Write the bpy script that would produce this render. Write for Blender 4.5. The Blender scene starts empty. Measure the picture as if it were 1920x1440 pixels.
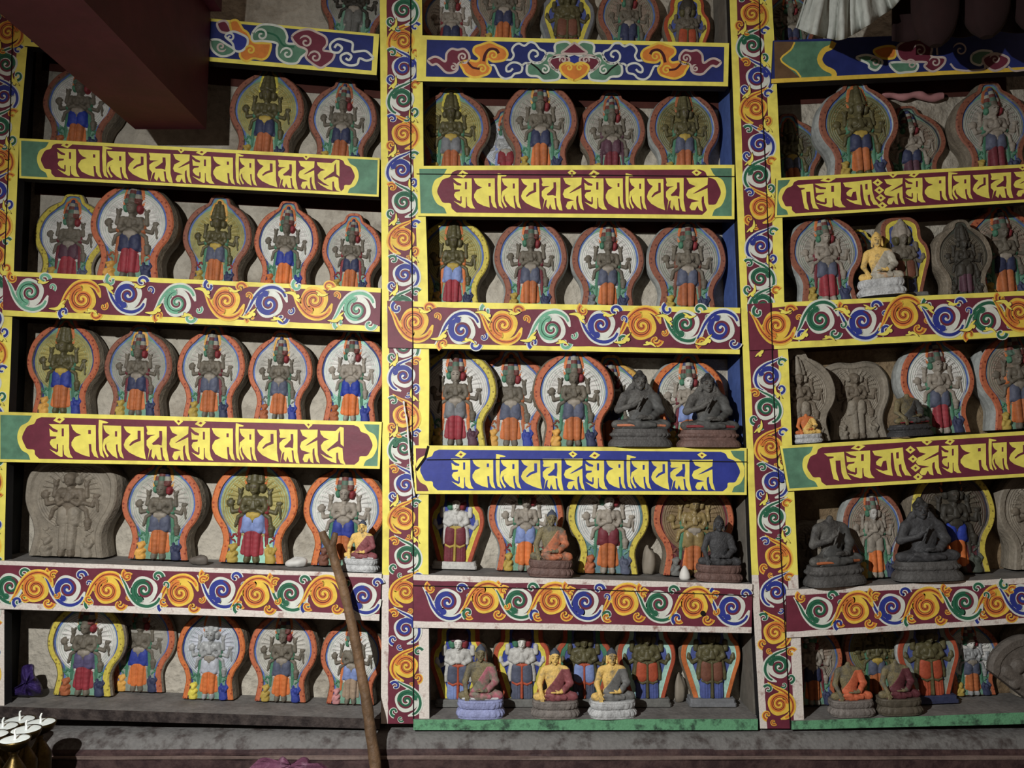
import bpy, math, random
import numpy as np
from mathutils import Vector
random.seed(7)
# ------------------------------------------------------------------ camera, world, light
F = 1442.0                                    # focal length in pixels of the 1920 x 1440 frame
PITCH = math.radians(5.0)
EYE = Vector((0.0, -2.0, 1.5))                # the shelf front stands in the plane y = 0
sc = bpy.context.scene
col = sc.collection
cam_d = bpy.data.cameras.new('camera'); cam = bpy.data.objects.new('camera', cam_d); col.objects.link(cam)
cam.location = EYE; cam.rotation_euler = (math.pi / 2 + PITCH, 0, 0)
cam_d.sensor_fit = 'HORIZONTAL'; cam_d.sensor_width = 36.0; cam_d.lens = F / 1920 * 36.0; cam_d.clip_start = 0.02
sc.camera = cam
sc.view_settings.view_transform = 'Standard'; sc.view_settings.look = 'None'
sc.view_settings.gamma = 1.0; sc.view_settings.use_curve_mapping = False
sc.view_settings.exposure = 0.0
w = bpy.data.worlds.new('world'); sc.world = w; w.use_nodes = True
w.node_tree.nodes['Background'].inputs[0].default_value = (1.0, 0.74, 0.56, 1)
w.node_tree.nodes['Background'].inputs[1].default_value = 0.11
ld = bpy.data.lights.new('hand_torch_light', 'SPOT'); lamp = bpy.data.objects.new('hand_torch_light', ld); col.objects.link(lamp)
lamp.location = (-0.82, -1.9, 2.10)
ld.energy = 232; ld.spot_size = math.radians(170); ld.spot_blend = 1.0; ld.shadow_soft_size = 0.012; ld.color = (1.0, 0.995, 0.97)
AIM = Vector((0.75, 0.0, -0.40))
lamp.rotation_euler = (AIM - lamp.location).to_track_quat('-Z', 'Y').to_euler()

# ------------------------------------------------------------------ helpers
cp, sp = math.cos(PITCH), math.sin(PITCH)
def P(px, py, y=0.0):
    """point of the plane at depth y that the photograph shows at (px, py)"""
    a = (px - 960) / F; b = (720 - py) / F
    d = Vector((a, cp - b * sp, sp + b * cp))
    return EYE + d * ((y - EYE.y) / d.y)
def srgb(c):
    g_ = .3 * c[0] + .55 * c[1] + .15 * c[2]; c = [v * .88 + g_ * .12 for v in c]      # old, chalky pigments
    return tuple(((v / 255) / 12.92 if v / 255 <= .04045 else ((v / 255 + .055) / 1.055) ** 2.4) for v in c)
MATS = {}
def mat(name, c, rough=.65, dirt=.35, scale=30., bump=.15, metal=0., c2=None, c2amt=.5, spec=.35, bdist=.004):
    if name in MATS: return MATS[name]
    m = bpy.data.materials.new(name); m.use_nodes = True; MATS[name] = m
    nt = m.node_tree; N = nt.nodes; L = nt.links; b = N['Principled BSDF']
    tc = N.new('ShaderNodeTexCoord'); oi = N.new('ShaderNodeObjectInfo')
    add = N.new('ShaderNodeVectorMath'); add.operation = 'ADD'
    mul = N.new('ShaderNodeVectorMath'); mul.operation = 'SCALE'; mul.inputs['Scale'].default_value = 17.
    L.new(oi.outputs['Location'], mul.inputs[0]); L.new(tc.outputs['Object'], add.inputs[0]); L.new(mul.outputs[0], add.inputs[1])
    n1 = N.new('ShaderNodeTexNoise'); n1.inputs['Scale'].default_value = scale; n1.inputs['Detail'].default_value = 6; n1.inputs['Roughness'].default_value = .65
    L.new(add.outputs[0], n1.inputs['Vector'])
    r = N.new('ShaderNodeValToRGB'); r.color_ramp.elements[0].position = .32; r.color_ramp.elements[1].position = .62
    L.new(n1.outputs['Fac'], r.inputs[0])
    base = srgb(c); dk = tuple(v * (1 - dirt) for v in base)
    if c2 is not None: dk = srgb(c2)
    r.color_ramp.elements[0].color = (*dk, 1); r.color_ramp.elements[1].color = (*base, 1)
    if c2 is not None:
        r.color_ramp.elements[0].position = c2amt - .08; r.color_ramp.elements[1].position = c2amt + .08
    n2 = N.new('ShaderNodeTexNoise'); n2.inputs['Scale'].default_value = scale * 5; n2.inputs['Detail'].default_value = 3
    L.new(add.outputs[0], n2.inputs['Vector'])
    r2 = N.new('ShaderNodeMapRange'); r2.inputs['From Min'].default_value = .3; r2.inputs['From Max'].default_value = .7
    r2.inputs['To Min'].default_value = 1 - dirt * .45; r2.inputs['To Max'].default_value = 1.06
    L.new(n2.outputs['Fac'], r2.inputs['Value'])
    mx = N.new('ShaderNodeVectorMath'); mx.operation = 'SCALE'
    L.new(r.outputs['Color'], mx.inputs[0]); L.new(r2.outputs['Result'], mx.inputs['Scale'])
    L.new(mx.outputs[0], b.inputs['Base Color'])
    b.inputs['Roughness'].default_value = rough; b.inputs['Metallic'].default_value = metal
    b.inputs['Specular IOR Level'].default_value = spec
    if bump:
        bp = N.new('ShaderNodeBump'); bp.inputs['Strength'].default_value = bump; bp.inputs['Distance'].default_value = bdist
        L.new(n2.outputs['Fac'], bp.inputs['Height']); L.new(bp.outputs[0], b.inputs['Normal'])
    return m
def dotted(name, c, cd):
    """painted rim with rows of small dark red letters-like dots"""
    m = mat(name, c, .6, .3, 25., .2)
    nt = m.node_tree; N = nt.nodes; L = nt.links; b = N['Principled BSDF']
    src = b.inputs['Base Color'].links[0].from_socket
    tc = N.new('ShaderNodeTexCoord'); v = N.new('ShaderNodeTexVoronoi'); v.inputs['Scale'].default_value = 18.; v.inputs['Randomness'].default_value = .55
    L.new(tc.outputs['Object'], v.inputs['Vector'])
    lt = N.new('ShaderNodeMath'); lt.operation = 'LESS_THAN'; lt.inputs[1].default_value = .26; L.new(v.outputs['Distance'], lt.inputs[0])
    mm = N.new('ShaderNodeMath'); mm.operation = 'MULTIPLY'; mm.inputs[1].default_value = .75; L.new(lt.outputs[0], mm.inputs[0])
    mix = N.new('ShaderNodeMix'); mix.data_type = 'RGBA'
    L.new(mm.outputs[0], mix.inputs['Factor']); L.new(src, mix.inputs['A']); mix.inputs['B'].default_value = (*srgb(cd), 1)
    L.new(mix.outputs['Result'], b.inputs['Base Color'])
    return m
# paints on the woodwork
mat('yellow_paint', (238, 224, 88), .55, .26, 9, .12, c2=(214, 196, 78), c2amt=.40)
mat('maroon_paint', (116, 42, 60), .55, .22, 12, .12)
mat('blue_paint', (44, 56, 150), .55, .2, 12, .1)
mat('navy_paint', (36, 48, 118), .55, .25, 12, .1)
mat('green_paint', (92, 142, 112), .6, .35, 12, .12)
mat('deep_green_paint', (40, 108, 76), .55, .25, 20, .1)
mat('light_green_paint', (108, 178, 142), .55, .25, 20, .1)
mat('white_paint', (214, 218, 206), .55, .15, 22, .1)
mat('orange_paint', (226, 128, 46), .55, .2, 20, .1)
mat('gold_paint', (238, 196, 62), .55, .2, 20, .1)
mat('red_line_paint', (130, 44, 38), .55, .2, 20, .1)
mat('grey_pink_paint', (200, 182, 172), .6, .2, 20, .1)
mat('worn_white_paint', (218, 208, 198), .65, .3, 40, .3, c2=(150, 110, 100), c2amt=.36)
mat('worn_green_paint', (96, 160, 116), .6, .3, 40, .25, c2=(52, 82, 64), c2amt=.43)
mat('brown_paint', (112, 82, 54), .6, .25, 14, .1)
mat('green_line', (24, 84, 58), .55, .2, 20, .1)
mat('crack', (18, 12, 10), .9, .1, 20, 0)
mat('dark_red_line', (74, 24, 32), .6, .2, 20, 0)
# wood, plaster
mat('shelf_wood', (126, 122, 118), .8, .4, 18, .4)
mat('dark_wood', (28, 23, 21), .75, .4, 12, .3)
mat('black_board', (22, 22, 24), .7, .3, 12, .2)
mat('blue_board', (72, 98, 168), .7, .3, 10, .2)
mat('grey_board', (112, 106, 96), .8, .3, 10, .3)
mat('plaster', (182, 174, 158), .9, .35, 9, 1., bdist=.012, c2=(150, 140, 124), c2amt=.42)
mat('mud_plaster', (138, 116, 86), .9, .4, 9, 1., bdist=.012, c2=(112, 90, 64), c2amt=.45)
mat('shade_tinted_board', (84, 38, 28), .8, .35, 8, .3)
mat('maroon_beam', (98, 32, 50), .6, .3, 6, .25)
mat('maroon_dark_cloth', (36, 12, 12), .9, .3, 8, .3)
mat('ledge_grey', (112, 110, 108), .75, .35, 22, .5, c2=(70, 62, 60), c2amt=.44)
mat('ledge_brown', (76, 54, 52), .7, .35, 22, .4, c2=(52, 32, 34), c2amt=.5)
mat('ledge_dark', (70, 60, 56), .75, .4, 25, .6, c2=(38, 29, 28), c2amt=.5)
mat('ledge_line', (120, 100, 92), .7, .3, 30, .2)
mat('floor_boards', (70, 52, 42), .8, .4, 5, .4)
def slots_mesh(name, v, f, mi=None, n=1, smooth=True):
    me = bpy.data.meshes.new(name)
    me.from_pydata([tuple(map(float, p)) for p in v], [], [tuple(map(int, q)) for q in f])
    for k in range(n): me.materials.append(None)
    if mi is not None: me.polygons.foreach_set('material_index', np.asarray(mi, dtype=np.int32))
    if smooth: me.polygons.foreach_set('use_smooth', np.ones(len(me.polygons), dtype=bool))
    me.update(); return me
def put(name, me, mats, parent=None, label=None):
    o = bpy.data.objects.new(name, me); col.objects.link(o)
    for k, m in enumerate(mats):
        o.material_slots[k].link = 'OBJECT'; o.material_slots[k].material = MATS[m]
    if parent: o.parent = parent
    if label: o['label'] = label
    return o
def empty(name, loc, label, cat, group=None, rot=(0, 0, 0)):
    o = bpy.data.objects.new(name, None); col.objects.link(o); o.location = loc; o.rotation_euler = rot
    o.empty_display_size = .05
    o['label'] = label; o['category'] = cat
    if group: o['group'] = group
    return o
def tag(o, label, cat, group=None):
    o['label'] = label; o['category'] = cat
    if group: o['group'] = group
    return o
def catmull(pts, n=8, closed=False):
    pts = [np.array(p, float) for p in pts]; out = []; m = len(pts)
    rng = range(m) if closed else range(m - 1)
    for i in rng:
        p1 = pts[i]; p2 = pts[(i + 1) % m]
        p0 = pts[i - 1] if (closed or i > 0) else 2 * p1 - p2
        p3 = pts[(i + 2) % m] if (closed or i + 2 < m) else 2 * p2 - p1
        for k in range(n):
            t = k / n
            out.append(.5 * ((2 * p1) + (-p0 + p2) * t + (2 * p0 - 5 * p1 + 4 * p2 - p3) * t * t + (-p0 + 3 * p1 - 3 * p2 + p3) * t ** 3))
    if not closed: out.append(pts[-1])
    return out
class Mesh:
    """collects faces with material names"""
    def __init__(s): s.v = []; s.f = []; s.m = []; s.names = []
    def mi(s, m):
        if m not in s.names: s.names.append(m)
        return s.names.index(m)
    def face(s, pts, m):
        k = len(s.v); s.v += [tuple(p) for p in pts]; s.f.append(tuple(range(k, k + len(pts)))); s.m.append(s.mi(m))
    def grid(s, rows, m, closed_u=False, closed_v=False):
        k = len(s.v); nr = len(rows); nc = len(rows[0])
        for r in rows: s.v += [tuple(p) for p in r]
        for i in range(nr if closed_v else nr - 1):
            for j in range(nc if closed_u else nc - 1):
                a = k + i * nc + j; b = k + i * nc + (j + 1) % nc
                c = k + ((i + 1) % nr) * nc + (j + 1) % nc; d = k + ((i + 1) % nr) * nc + j
                s.f.append((a, b, c, d)); s.m.append(s.mi(m))
    def prism(s, front, back, m):
        """two matching outlines (front counter-clockwise seen from the front) joined into a solid"""
        s.face(front, m); s.face(list(reversed(back)), m)
        n = len(front)
        for i in range(n):
            j = (i + 1) % n; s.face([front[j], front[i], back[i], back[j]], m)
    def box(s, a, b, m):
        (x0, y0, z0), (x1, y1, z1) = a, b
        s.prism([(x0, y0, z0), (x1, y0, z0), (x1, y0, z1), (x0, y0, z1)], [(x0, y1, z0), (x1, y1, z0), (x1, y1, z1), (x0, y1, z1)], m)
    def tube(s, pts, rad, m, n=10, caps=True):
        pts = [Vector(p) for p in pts]; rows = []
        for i, p in enumerate(pts):
            d = (pts[min(i + 1, len(pts) - 1)] - pts[max(i - 1, 0)]).normalized()
            u = d.cross(Vector((0, 1, 0.01))).normalized(); v = d.cross(u)
            r = rad[i] if isinstance(rad, (list, tuple)) else rad
            rows.append([p + (u * math.cos(2 * math.pi * k / n) + v * math.sin(2 * math.pi * k / n)) * r for k in range(n)])
        s.grid(rows, m, closed_u=True)
        if caps: s.face(rows[0], m); s.face(list(reversed(rows[-1])), m)
    def lathe(s, prof, m, n=32, c=(0, 0, 0)):
        rows = [[(c[0] + r * math.cos(2 * math.pi * k / n), c[1] + r * math.sin(2 * math.pi * k / n), c[2] + z) for k in range(n)] for r, z in prof]
        s.grid(rows, m, closed_u=True)
        if prof[0][0] > 1e-4: s.face(list(reversed(rows[0])), m)
        if prof[-1][0] > 1e-4: s.face(rows[-1], m)
    def build(s, name, parent=None, smooth=False, label=None):
        me = slots_mesh(name, s.v, s.f, s.m, len(s.names), smooth)
        for k, n in enumerate(s.names): me.materials[k] = MATS[n]
        o = bpy.data.objects.new(name, me); col.objects.link(o)
        if parent: o.parent = parent
        if label: o['label'] = label
        return o
class Paint(Mesh):
    """flat layers of paint on the front of a board; points are pixels of the photo, thrown onto the board's own plane"""
    def __init__(s, y): super().__init__(); s.y = y; s.seq = 0
    def w(s, p, l): return P(p[0], p[1], s.y - .00007 * l)
    def poly(s, pts, m, l): s.face([s.w(p, l) for p in pts], m)
    def strip(s, pts, wd, m, l):
        n = len(pts); L_ = []; R_ = []
        for i in range(n):
            a = np.array(pts[max(i - 1, 0)], float); b = np.array(pts[min(i + 1, n - 1)], float); d = b - a
            d /= (np.hypot(*d) + 1e-9); nn = np.array([-d[1], d[0]])
            ww = (wd[i] if isinstance(wd, (list, tuple, np.ndarray)) else wd) / 2
            p = np.array(pts[i], float); L_.append(s.w(p + nn * ww, l)); R_.append(s.w(p - nn * ww, l))
        s.grid([L_, R_], m)
    def disc(s, c, r, m, l, n=18):
        s.poly([(c[0] + r * math.cos(2 * math.pi * k / n), c[1] + r * math.sin(2 * math.pi * k / n)) for k in range(n)], m, l)
    def spiral(s, c, r, turns, wd, m, l, a0=0., hand=1, end=0.04, taper=.5, phase=0.):
        n = max(10, int(26 * turns)); pts = []; ws = []
        for k in range(n + 1):
            t = k / n; rr = r * (1 - phase) * (1 - t) + r * end * t; a = a0 + hand * 2 * math.pi * turns * t
            pts.append((c[0] + rr * math.cos(a), c[1] + rr * math.sin(a))); ws.append(wd * (1 - taper * t) * min(1, .25 + 8 * t))
        s.strip(pts, ws, m, l)
# ------------------------------------------------------------------ painted ornament
SCH = {'o': ('gold_paint', 'orange_paint', 'red_line_paint'), 'b': ('white_paint', 'blue_paint', 'maroon_paint'), 'g': ('white_paint', 'deep_green_paint', 'maroon_paint')}
SCH['g2'] = ('white_paint', 'light_green_paint', 'maroon_paint')
rs = random.Random(3)
def curl(pt, c, r, key, a0, hand, l):
    """small cloud hook growing from a scroll"""
    lt, cc, dk = SCH[key]
    pts = []; ws = []
    for k in range(15):
        t = k / 14; a = a0 + hand * (-.4 + 4.6 * t); rr = r * (1 - .72 * t)
        pts.append((c[0] + rr * math.cos(a), c[1] + rr * math.sin(a))); ws.append(1 - .45 * t)
    pt.strip(pts, [r * .95 * q for q in ws], lt, l); pt.disc(pts[-1], r * .36, lt, l)
    pt.strip(pts, [r * .55 * q for q in ws], cc, l + 4); pt.disc(pts[-1], r * .17, cc, l + 4)
    if key == 'o': pt.strip(pts[1:-2], [r * .16 * q for q in ws[1:-2]], dk, l + 5)
def scroll(pt, c, r, key, hand=1, a0=0., hooks=2, l=3, ang=0., key2=None):
    """one scroll of the running vine: a turned spiral, a long sweeping tail, little hooks; ang is the way the vine runs"""
    lt, cc, dk = SCH[key]; pt.seq += 1; l += (pt.seq % 3) * 9
    ca, sa = math.cos(ang), math.sin(ang)
    def T(x, y): y *= hand; return (c[0] + r * (x * ca - y * sa), c[1] + r * (x * sa + y * ca))
    sw = catmull([(-1.5, .86), (-1.16, .34), (-.84, -.32), (-.34, -.84), (.28, -.97), (.80, -.70), (1.05, -.14)], 4)
    ws = np.interp(np.linspace(0, 1, len(sw)), [0, .2, .45, .7, .9, 1], [.05, .26, .40, .40, .30, .10])
    pt.strip([T(*q) for q in sw], ws * r, lt, l)
    pt.strip([T(*q) for q in sw[2:-2]], ws[2:-2] * r * .46, cc, l + 4)
    if key == 'o': pt.strip([T(*q) for q in sw[4:-4]], ws[4:-4] * r * .14, dk, l + 5)
    hd = hand
    for k, (x, y, q, kk, a) in enumerate(((.78, .80, .33, key, .4), (-1.0, .80, .33, key2 or key, 2.4), (1.26, .36, .22, key, -.6))[:hooks + 1]):
        p = T(x, y); curl(pt, p, r * q, kk, ang + a * hd, hd, l)
    n = 36
    pt.poly([T(.80 * (1 + .035 * math.sin(4 * 2 * math.pi * k / n)) * math.cos(2 * math.pi * k / n), .80 * (1 + .035 * math.sin(4 * 2 * math.pi * k / n)) * math.sin(2 * math.pi * k / n)) for k in range(n)], lt, l + 1)
    A = math.radians(-100)
    for k in range(3):
        a = A - .2 - .55 * k; q = .66
        p = T(q * math.cos(a), q * math.sin(a)); pt.disc(p, r * (.27 - .03 * k), lt, l + 1)
        p = T((q - .03) * math.cos(a), (q - .03) * math.sin(a)); pt.disc(p, r * (.19 - .03 * k), cc, l + 3)
    def sp(rad, turns, wd, m_, lv, a, end, taper):
        n = int(28 * turns); P_ = []; W = []
        for k in range(n + 1):
            t = k / n; rr = rad * (1 - t) + end * t; b_ = a - 2 * math.pi * turns * t
            P_.append(T(rr * math.cos(b_), rr * math.sin(b_))); W.append(r * wd * (1 - taper * t) * min(1, .3 + 8 * t))
        pt.strip(P_, W, m_, lv)
    if key == 'o':
        sp(.67, 1.9, .31, cc, l + 4, A, .03, .5); sp(.66, 1.9, .075, dk, l + 6, A, .03, .35); sp(.53, 1.6, .045, dk, l + 5, A, .06, .35)
    else:
        sp(.67, 1.7, .36, cc, l + 4, A, .02, .5); sp(.55, 1.35, .15, dk, l + 5, A - math.pi * .98, .10, .45)
        if key != 'b': sp(.66, 1.5, .06, 'navy_paint' if key == 'b' else 'green_line', l + 6, A, .05, .4)
def leaf(pt, c, s, ang, hand=1, l=32):
    """yellow acanthus leaf with a dark red outline"""
    ol = catmull([(-1.15, .30), (-.75, -.10), (-.35, -.34), (.0, -.40), (.28, -.30), (.40, -.42), (.66, -.34), (.72, -.10), (.55, .06), (.80, .14), (1.1, .34), (.62, .34), (.25, .22), (-.1, .06), (-.5, .10), (-.8, .22)], 3, True)
    ca, sa = math.cos(ang), math.sin(ang)
    T = lambda k: [(c[0] + s * k * (x * ca - y * hand * sa), c[1] + s * k * (x * sa + y * hand * ca)) for x, y in ol]
    pt.poly(T(1.13), 'dark_red_line', l); pt.poly(T(1.0), 'yellow_paint', l + 1)
def lerp2(a, b, t): return (a[0] + (b[0] - a[0]) * t, a[1] + (b[1] - a[1]) * t)
class Beam(Paint):
    """front board of a shelf; TL TR BR BL in the photo give its place on the front plane"""
    def __init__(s, TL, TR, BR, BL, y=-.006, thick=.03, base='maroon_paint'):
        super().__init__(y); s.c = (TL, TR, BR, BL)
        fr = [P(*q, y) for q in (BL, BR, TR, TL)]
        bk = [p + Vector((0, thick, 0)) for p in fr]
        s.face(fr, base)
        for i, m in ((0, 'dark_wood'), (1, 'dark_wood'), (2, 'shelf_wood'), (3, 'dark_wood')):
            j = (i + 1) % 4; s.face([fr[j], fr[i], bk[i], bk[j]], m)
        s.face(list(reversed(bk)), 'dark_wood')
    def uv(s, u, v):
        TL, TR, BR, BL = s.c
        return lerp2(lerp2(TL, TR, u), lerp2(BL, BR, u), v)
    def band(s, v0, v1, m, l, u0=0., u1=1., wob=.0):
        n = 24; a = []; b = []
        for k in range(n + 1):
            u = u0 + (u1 - u0) * k / n
            a.append(s.w(s.uv(u, v0 + (rs.uniform(-wob, wob) if v0 > .02 else 0)), l)); b.append(s.w(s.uv(u, v1 + (rs.uniform(-wob, wob) if v1 < .98 else 0)), l))
        s.grid([b, a], m)
G = {}
G['om'] = (395, 190, 218, 335, [[(390,190),(612,190),(615,300),(612,420),(625,480),(655,522),(600,518),(560,490),(553,440),(553,395),(543,395),(543,510),(525,515),(470,490),(420,455),(398,438),(440,455),(480,470),(495,455),(493,385),(478,390),(478,440),(440,425),(410,395),(402,370),(420,340),(470,332),(475,312),(405,312),(398,235),(440,265),(485,270),(490,250),(440,230)]], [[(532,230),(556,230),(556,310),(532,310)]], [(440,155),(500,100),(570,135),(515,183)])
G['ma'] = (630, 190, 235, 335, [[(630,190),(860,190),(862,440),(885,518),(845,500),(822,450),(818,380),(795,380),(805,508),(740,490),(670,455),(635,400),(635,365),(665,315),(725,290),(680,270),(650,240)]], [[(790,240),(815,240),(815,280),(790,280)]], None)
G['ni'] = (895, 190, 275, 335, [[(903,135),(930,138),(1015,158),(1000,168),(945,170),(943,250),(945,450),(970,518),(920,490),(905,430),(898,250)], [(955,190),(1162,190),(1165,440),(1195,520),(1150,500),(1125,440),(1120,375),(1100,380),(1105,440),(1122,520),(1060,490),(1000,430),(985,370),(1035,350),(985,368),(970,400),(985,450),(1018,495),(1000,510),(955,440),(948,390),(960,330),(1030,285),(985,260),(962,225)]], [[(1090,245),(1115,245),(1115,300),(1090,300)]], None)
G['pa'] = (1180, 190, 230, 335, [[(1180,195),(1405,195),(1410,430),(1428,522),(1330,495),(1240,455),(1190,410),(1180,380),(1200,330),(1260,270),(1215,250),(1190,220)]], [[(1335,235),(1368,235),(1370,335),(1300,360),(1250,392),(1240,380),(1280,340),(1335,318)]], None)
G['dme'] = (1425, 190, 235, 335, [[(1425,185),(1655,185),(1655,420),(1680,535),(1640,530),(1612,480),(1604,400),(1582,400),(1600,525),(1555,520),(1530,465),(1512,522),(1482,490),(1492,415),(1470,430),(1440,535),(1460,420),(1430,380),(1430,330),(1475,290),(1530,272),(1440,275),(1430,255),(1440,235)]], [[(1570,232),(1602,232),(1606,310),(1598,380),(1560,370),(1500,375),(1490,360),(1530,330),(1572,290)]], None)
G['hum'] = (1660, 190, 220, 335, [[(1665,185),(1875,180),(1870,255),(1800,300),(1725,350),(1750,345),(1870,290),(1875,440),(1900,530),(1862,510),(1838,440),(1835,370),(1815,385),(1812,430),(1825,530),(1790,515),(1772,470),(1750,520),(1715,520),(1695,490),(1715,440),(1790,425),(1680,395),(1662,360),(1680,310),(1755,270),(1695,245)]], [], (lambda: [(1715,125),(1760,95),(1815,130),(1765,172)])())
G['hrih'] = (1100, 270, 290, 375, [[(1100,270),(1290,270),(1345,220),(1390,228),(1390,450),(1352,420),(1345,262),(1325,300),(1320,380),(1260,430),(1185,490),(1200,510),(1240,480),(1320,450),(1375,470),(1385,600),(1415,665),(1350,640),(1325,590),(1320,520),(1297,525),(1300,645),(1240,630),(1150,580),(1105,535),(1190,578),(1255,590),(1250,580),(1180,540),(1120,490),(1110,440),(1150,390),(1210,370),(1150,350),(1110,310)]], [], None)
G['ta'] = (560, 285, 165, 325, [[(560,290),(725,283),(735,430),(750,540),(785,612),(725,595),(705,520),(695,380),(655,380),(660,500),(685,615),(640,590),(625,510),(605,355),(640,345),(640,330),(590,325)]], [], None)
G['aa'] = (1095, 255, 240, 305, [[(1097,262),(1332,245),(1340,380),(1360,480),(1400,560),(1350,545),(1325,480),(1320,420),(1300,430),(1305,490),(1325,560),(1290,545),(1270,470),(1255,295),(1240,295),(1240,420),(1255,545),(1200,525),(1150,490),(1122,455),(1180,485),(1215,480),(1205,375),(1180,380),(1165,440),(1130,415),(1125,385),(1150,350),(1180,335),(1115,310)]], [[(1280,295),(1300,290),(1302,360),(1282,360)]], None)
def write(b, key, x0, x1, bg, l=6, v0=.26, v1=.885):
    gx, gy, gw, gh, polys, holes, dia = G[key]
    TL, TR, BR, BL = b.c
    def T(p):
        xx = x0 + (p[0] - gx) / gw * (x1 - x0)
        u = (xx - TL[0]) / (TR[0] - TL[0])
        q = b.uv(u, v0 + (p[1] - gy) / gh * (v1 - v0)); return (xx, q[1])
    for p in polys: b.poly([T(q) for q in p], 'yellow_paint', l)
    for p in holes: b.poly([T(q) for q in p], bg, l + 1)
    if dia:
        d = [T(q) for q in dia]; b.poly(d, 'yellow_paint', l)
        c = (sum(q[0] for q in d) / 4, sum(q[1] for q in d) / 4)
        b.poly([lerp2(c, q, .36) for q in d], 'red_line_paint', l + 1)
def cartouche(b, field, sl, sr, endcol, endcol2=None):
    TL, TR, BR, BL = b.c; H = (BL[1] - TL[1] + BR[1] - TR[1]) / 2; Wd = TR[0] - TL[0]
    b.band(0, 1, 'yellow_paint', 1)
    inn = [(.40,.085),(.30,.13),(.25,.22),(.12,.27),(.05,.37),(0,.51),(.05,.64),(.11,.73),(.25,.745),(.27,.84),(.36,.925)]
    out = [(.20,.06),(.12,.19),(-.02,.27),(-.08,.38),(-.10,.51),(-.07,.64),(.0,.76),(.12,.83),(.17,.945)]
    inn = catmull(inn, 4); out = catmull(out, 4)
    def pl(q, side):
        off = sl if side == 0 else sr
        u = (q[0] + off) * H / Wd
        return b.uv(u if side == 0 else 1 - u, q[1])
    b.poly([pl(q, 0) for q in inn] + [pl(q, 1) for q in reversed(inn)], field, 3)
    for side, cc in ((0, endcol), (1, endcol2 or endcol)):
        off = sl if side == 0 else sr
        if off < .12: continue
        u0 = .05 * H / Wd
        a = b.uv(u0 if side == 0 else 1 - u0, .06); c = b.uv(u0 if side == 0 else 1 - u0, .945)
        b.poly([a] + [pl(q, side) for q in out] + [c], cc, 2)
def crackline(b, pts, wd=1.6, l=40): b.strip(pts, wd, 'crack', l)
def scrolls(b, items, r, hooks=2, leaves=True):
    TL, TR, BR, BL = b.c; slope = math.atan2(TR[1] - TL[1], TR[0] - TL[0])
    for k, (x, y, key) in enumerate(items):
        hand = 1 if k % 2 else -1; nk = items[(k + 1) % len(items)][2]
        scroll(b, (x, y), r, key, hand, 0, hooks if k + 1 < len(items) else hooks - 1, 3, slope, nk)
        if k + 1 < len(items):
            nx = items[k + 1][0]; u = ((x + nx) / 2 + 4 - TL[0]) / (TR[0] - TL[0])
            if leaves:
                leaf(b, b.uv(u, .26 if hand > 0 else .74), r * .48, slope + .5 * hand, hand)
                leaf(b, b.uv(u - 30 / (TR[0] - TL[0]), .82 if hand > 0 else .2), r * .34, slope + 3.3, -hand)
            else: curl(b, b.uv(u, .27 if hand > 0 else .73), r * .27, 'o' if k % 2 else nk, slope - 1.0 * hand, -hand, 20)
def cloud(b, pts, fill, line, T, wd, l=6):
    q = catmull([T(p) for p in pts], 5, True); b.poly(q, fill, l); b.strip(q + [q[0], q[1]], wd, line, l + 1)
def curlstroke(b, c, r, line, T, sx, wd, hand=1, a0=0, l=9):
    c = T(c); b.spiral(c, r * sx, 1.25, wd, line, l, a0, hand, .12, .2); 
# ------------------------------------------------------------------ the room
WALL_Y = .152
def struct(o): o['kind'] = 'structure'; return o
m = Mesh(); m.box((-3.2, WALL_Y, 0), (3.2, WALL_Y + .3, 3.2), 'plaster'); m.box((P(1440, 700).x, WALL_Y - .0012, .7), (3.2, WALL_Y + .01, P(1600, 575).z), 'mud_plaster'); struct(m.build('wall_back'))
m = Mesh(); m.box((-3.2, -5, -.1), (3.2, WALL_Y + .3, 0), 'floor_boards'); struct(m.build('floor'))
# heavy beam that runs from the wall towards the viewer, under the ceiling
bz0 = P(300, 246, 0).z; bx0 = P(258, 246, 0).x; bx1 = P(390, 250, 0).x
m = Mesh(); m.box((bx0, -3.4, bz0), (bx1, -.012, bz0 + .33), 'maroon_beam'); m.box((bx0 - .03, -3.4, bz0 + .33), (bx1 + .03, -.012, bz0 + .40), 'maroon_beam')
o = m.build('ceiling_beam'); bev = o.modifiers.new('bevel', 'BEVEL'); bev.width = .006; bev.segments = 2
tag(o, 'thick maroon ceiling beam jutting out over the upper left shelves', 'beam')

# ------------------------------------------------------------------ the shelf rack
rack = empty('shelf_rack', (0, .06, 0), 'tall painted wooden shelf rack with scroll and mantra boards against the back wall', 'shelf')
def rparent(o): o.parent = rack; o.matrix_parent_inverse.identity(); o.location = (0, -.06, 0); return o
RAILS = {}
def rail(key, TL, TR, BR, BL, base='maroon_paint'):
    b = Beam(TL, TR, BR, BL, base=base); RAILS[key] = b; return b
def H(b): return ((b.c[3][1] - b.c[0][1]) + (b.c[2][1] - b.c[1][1])) / 2
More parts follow.
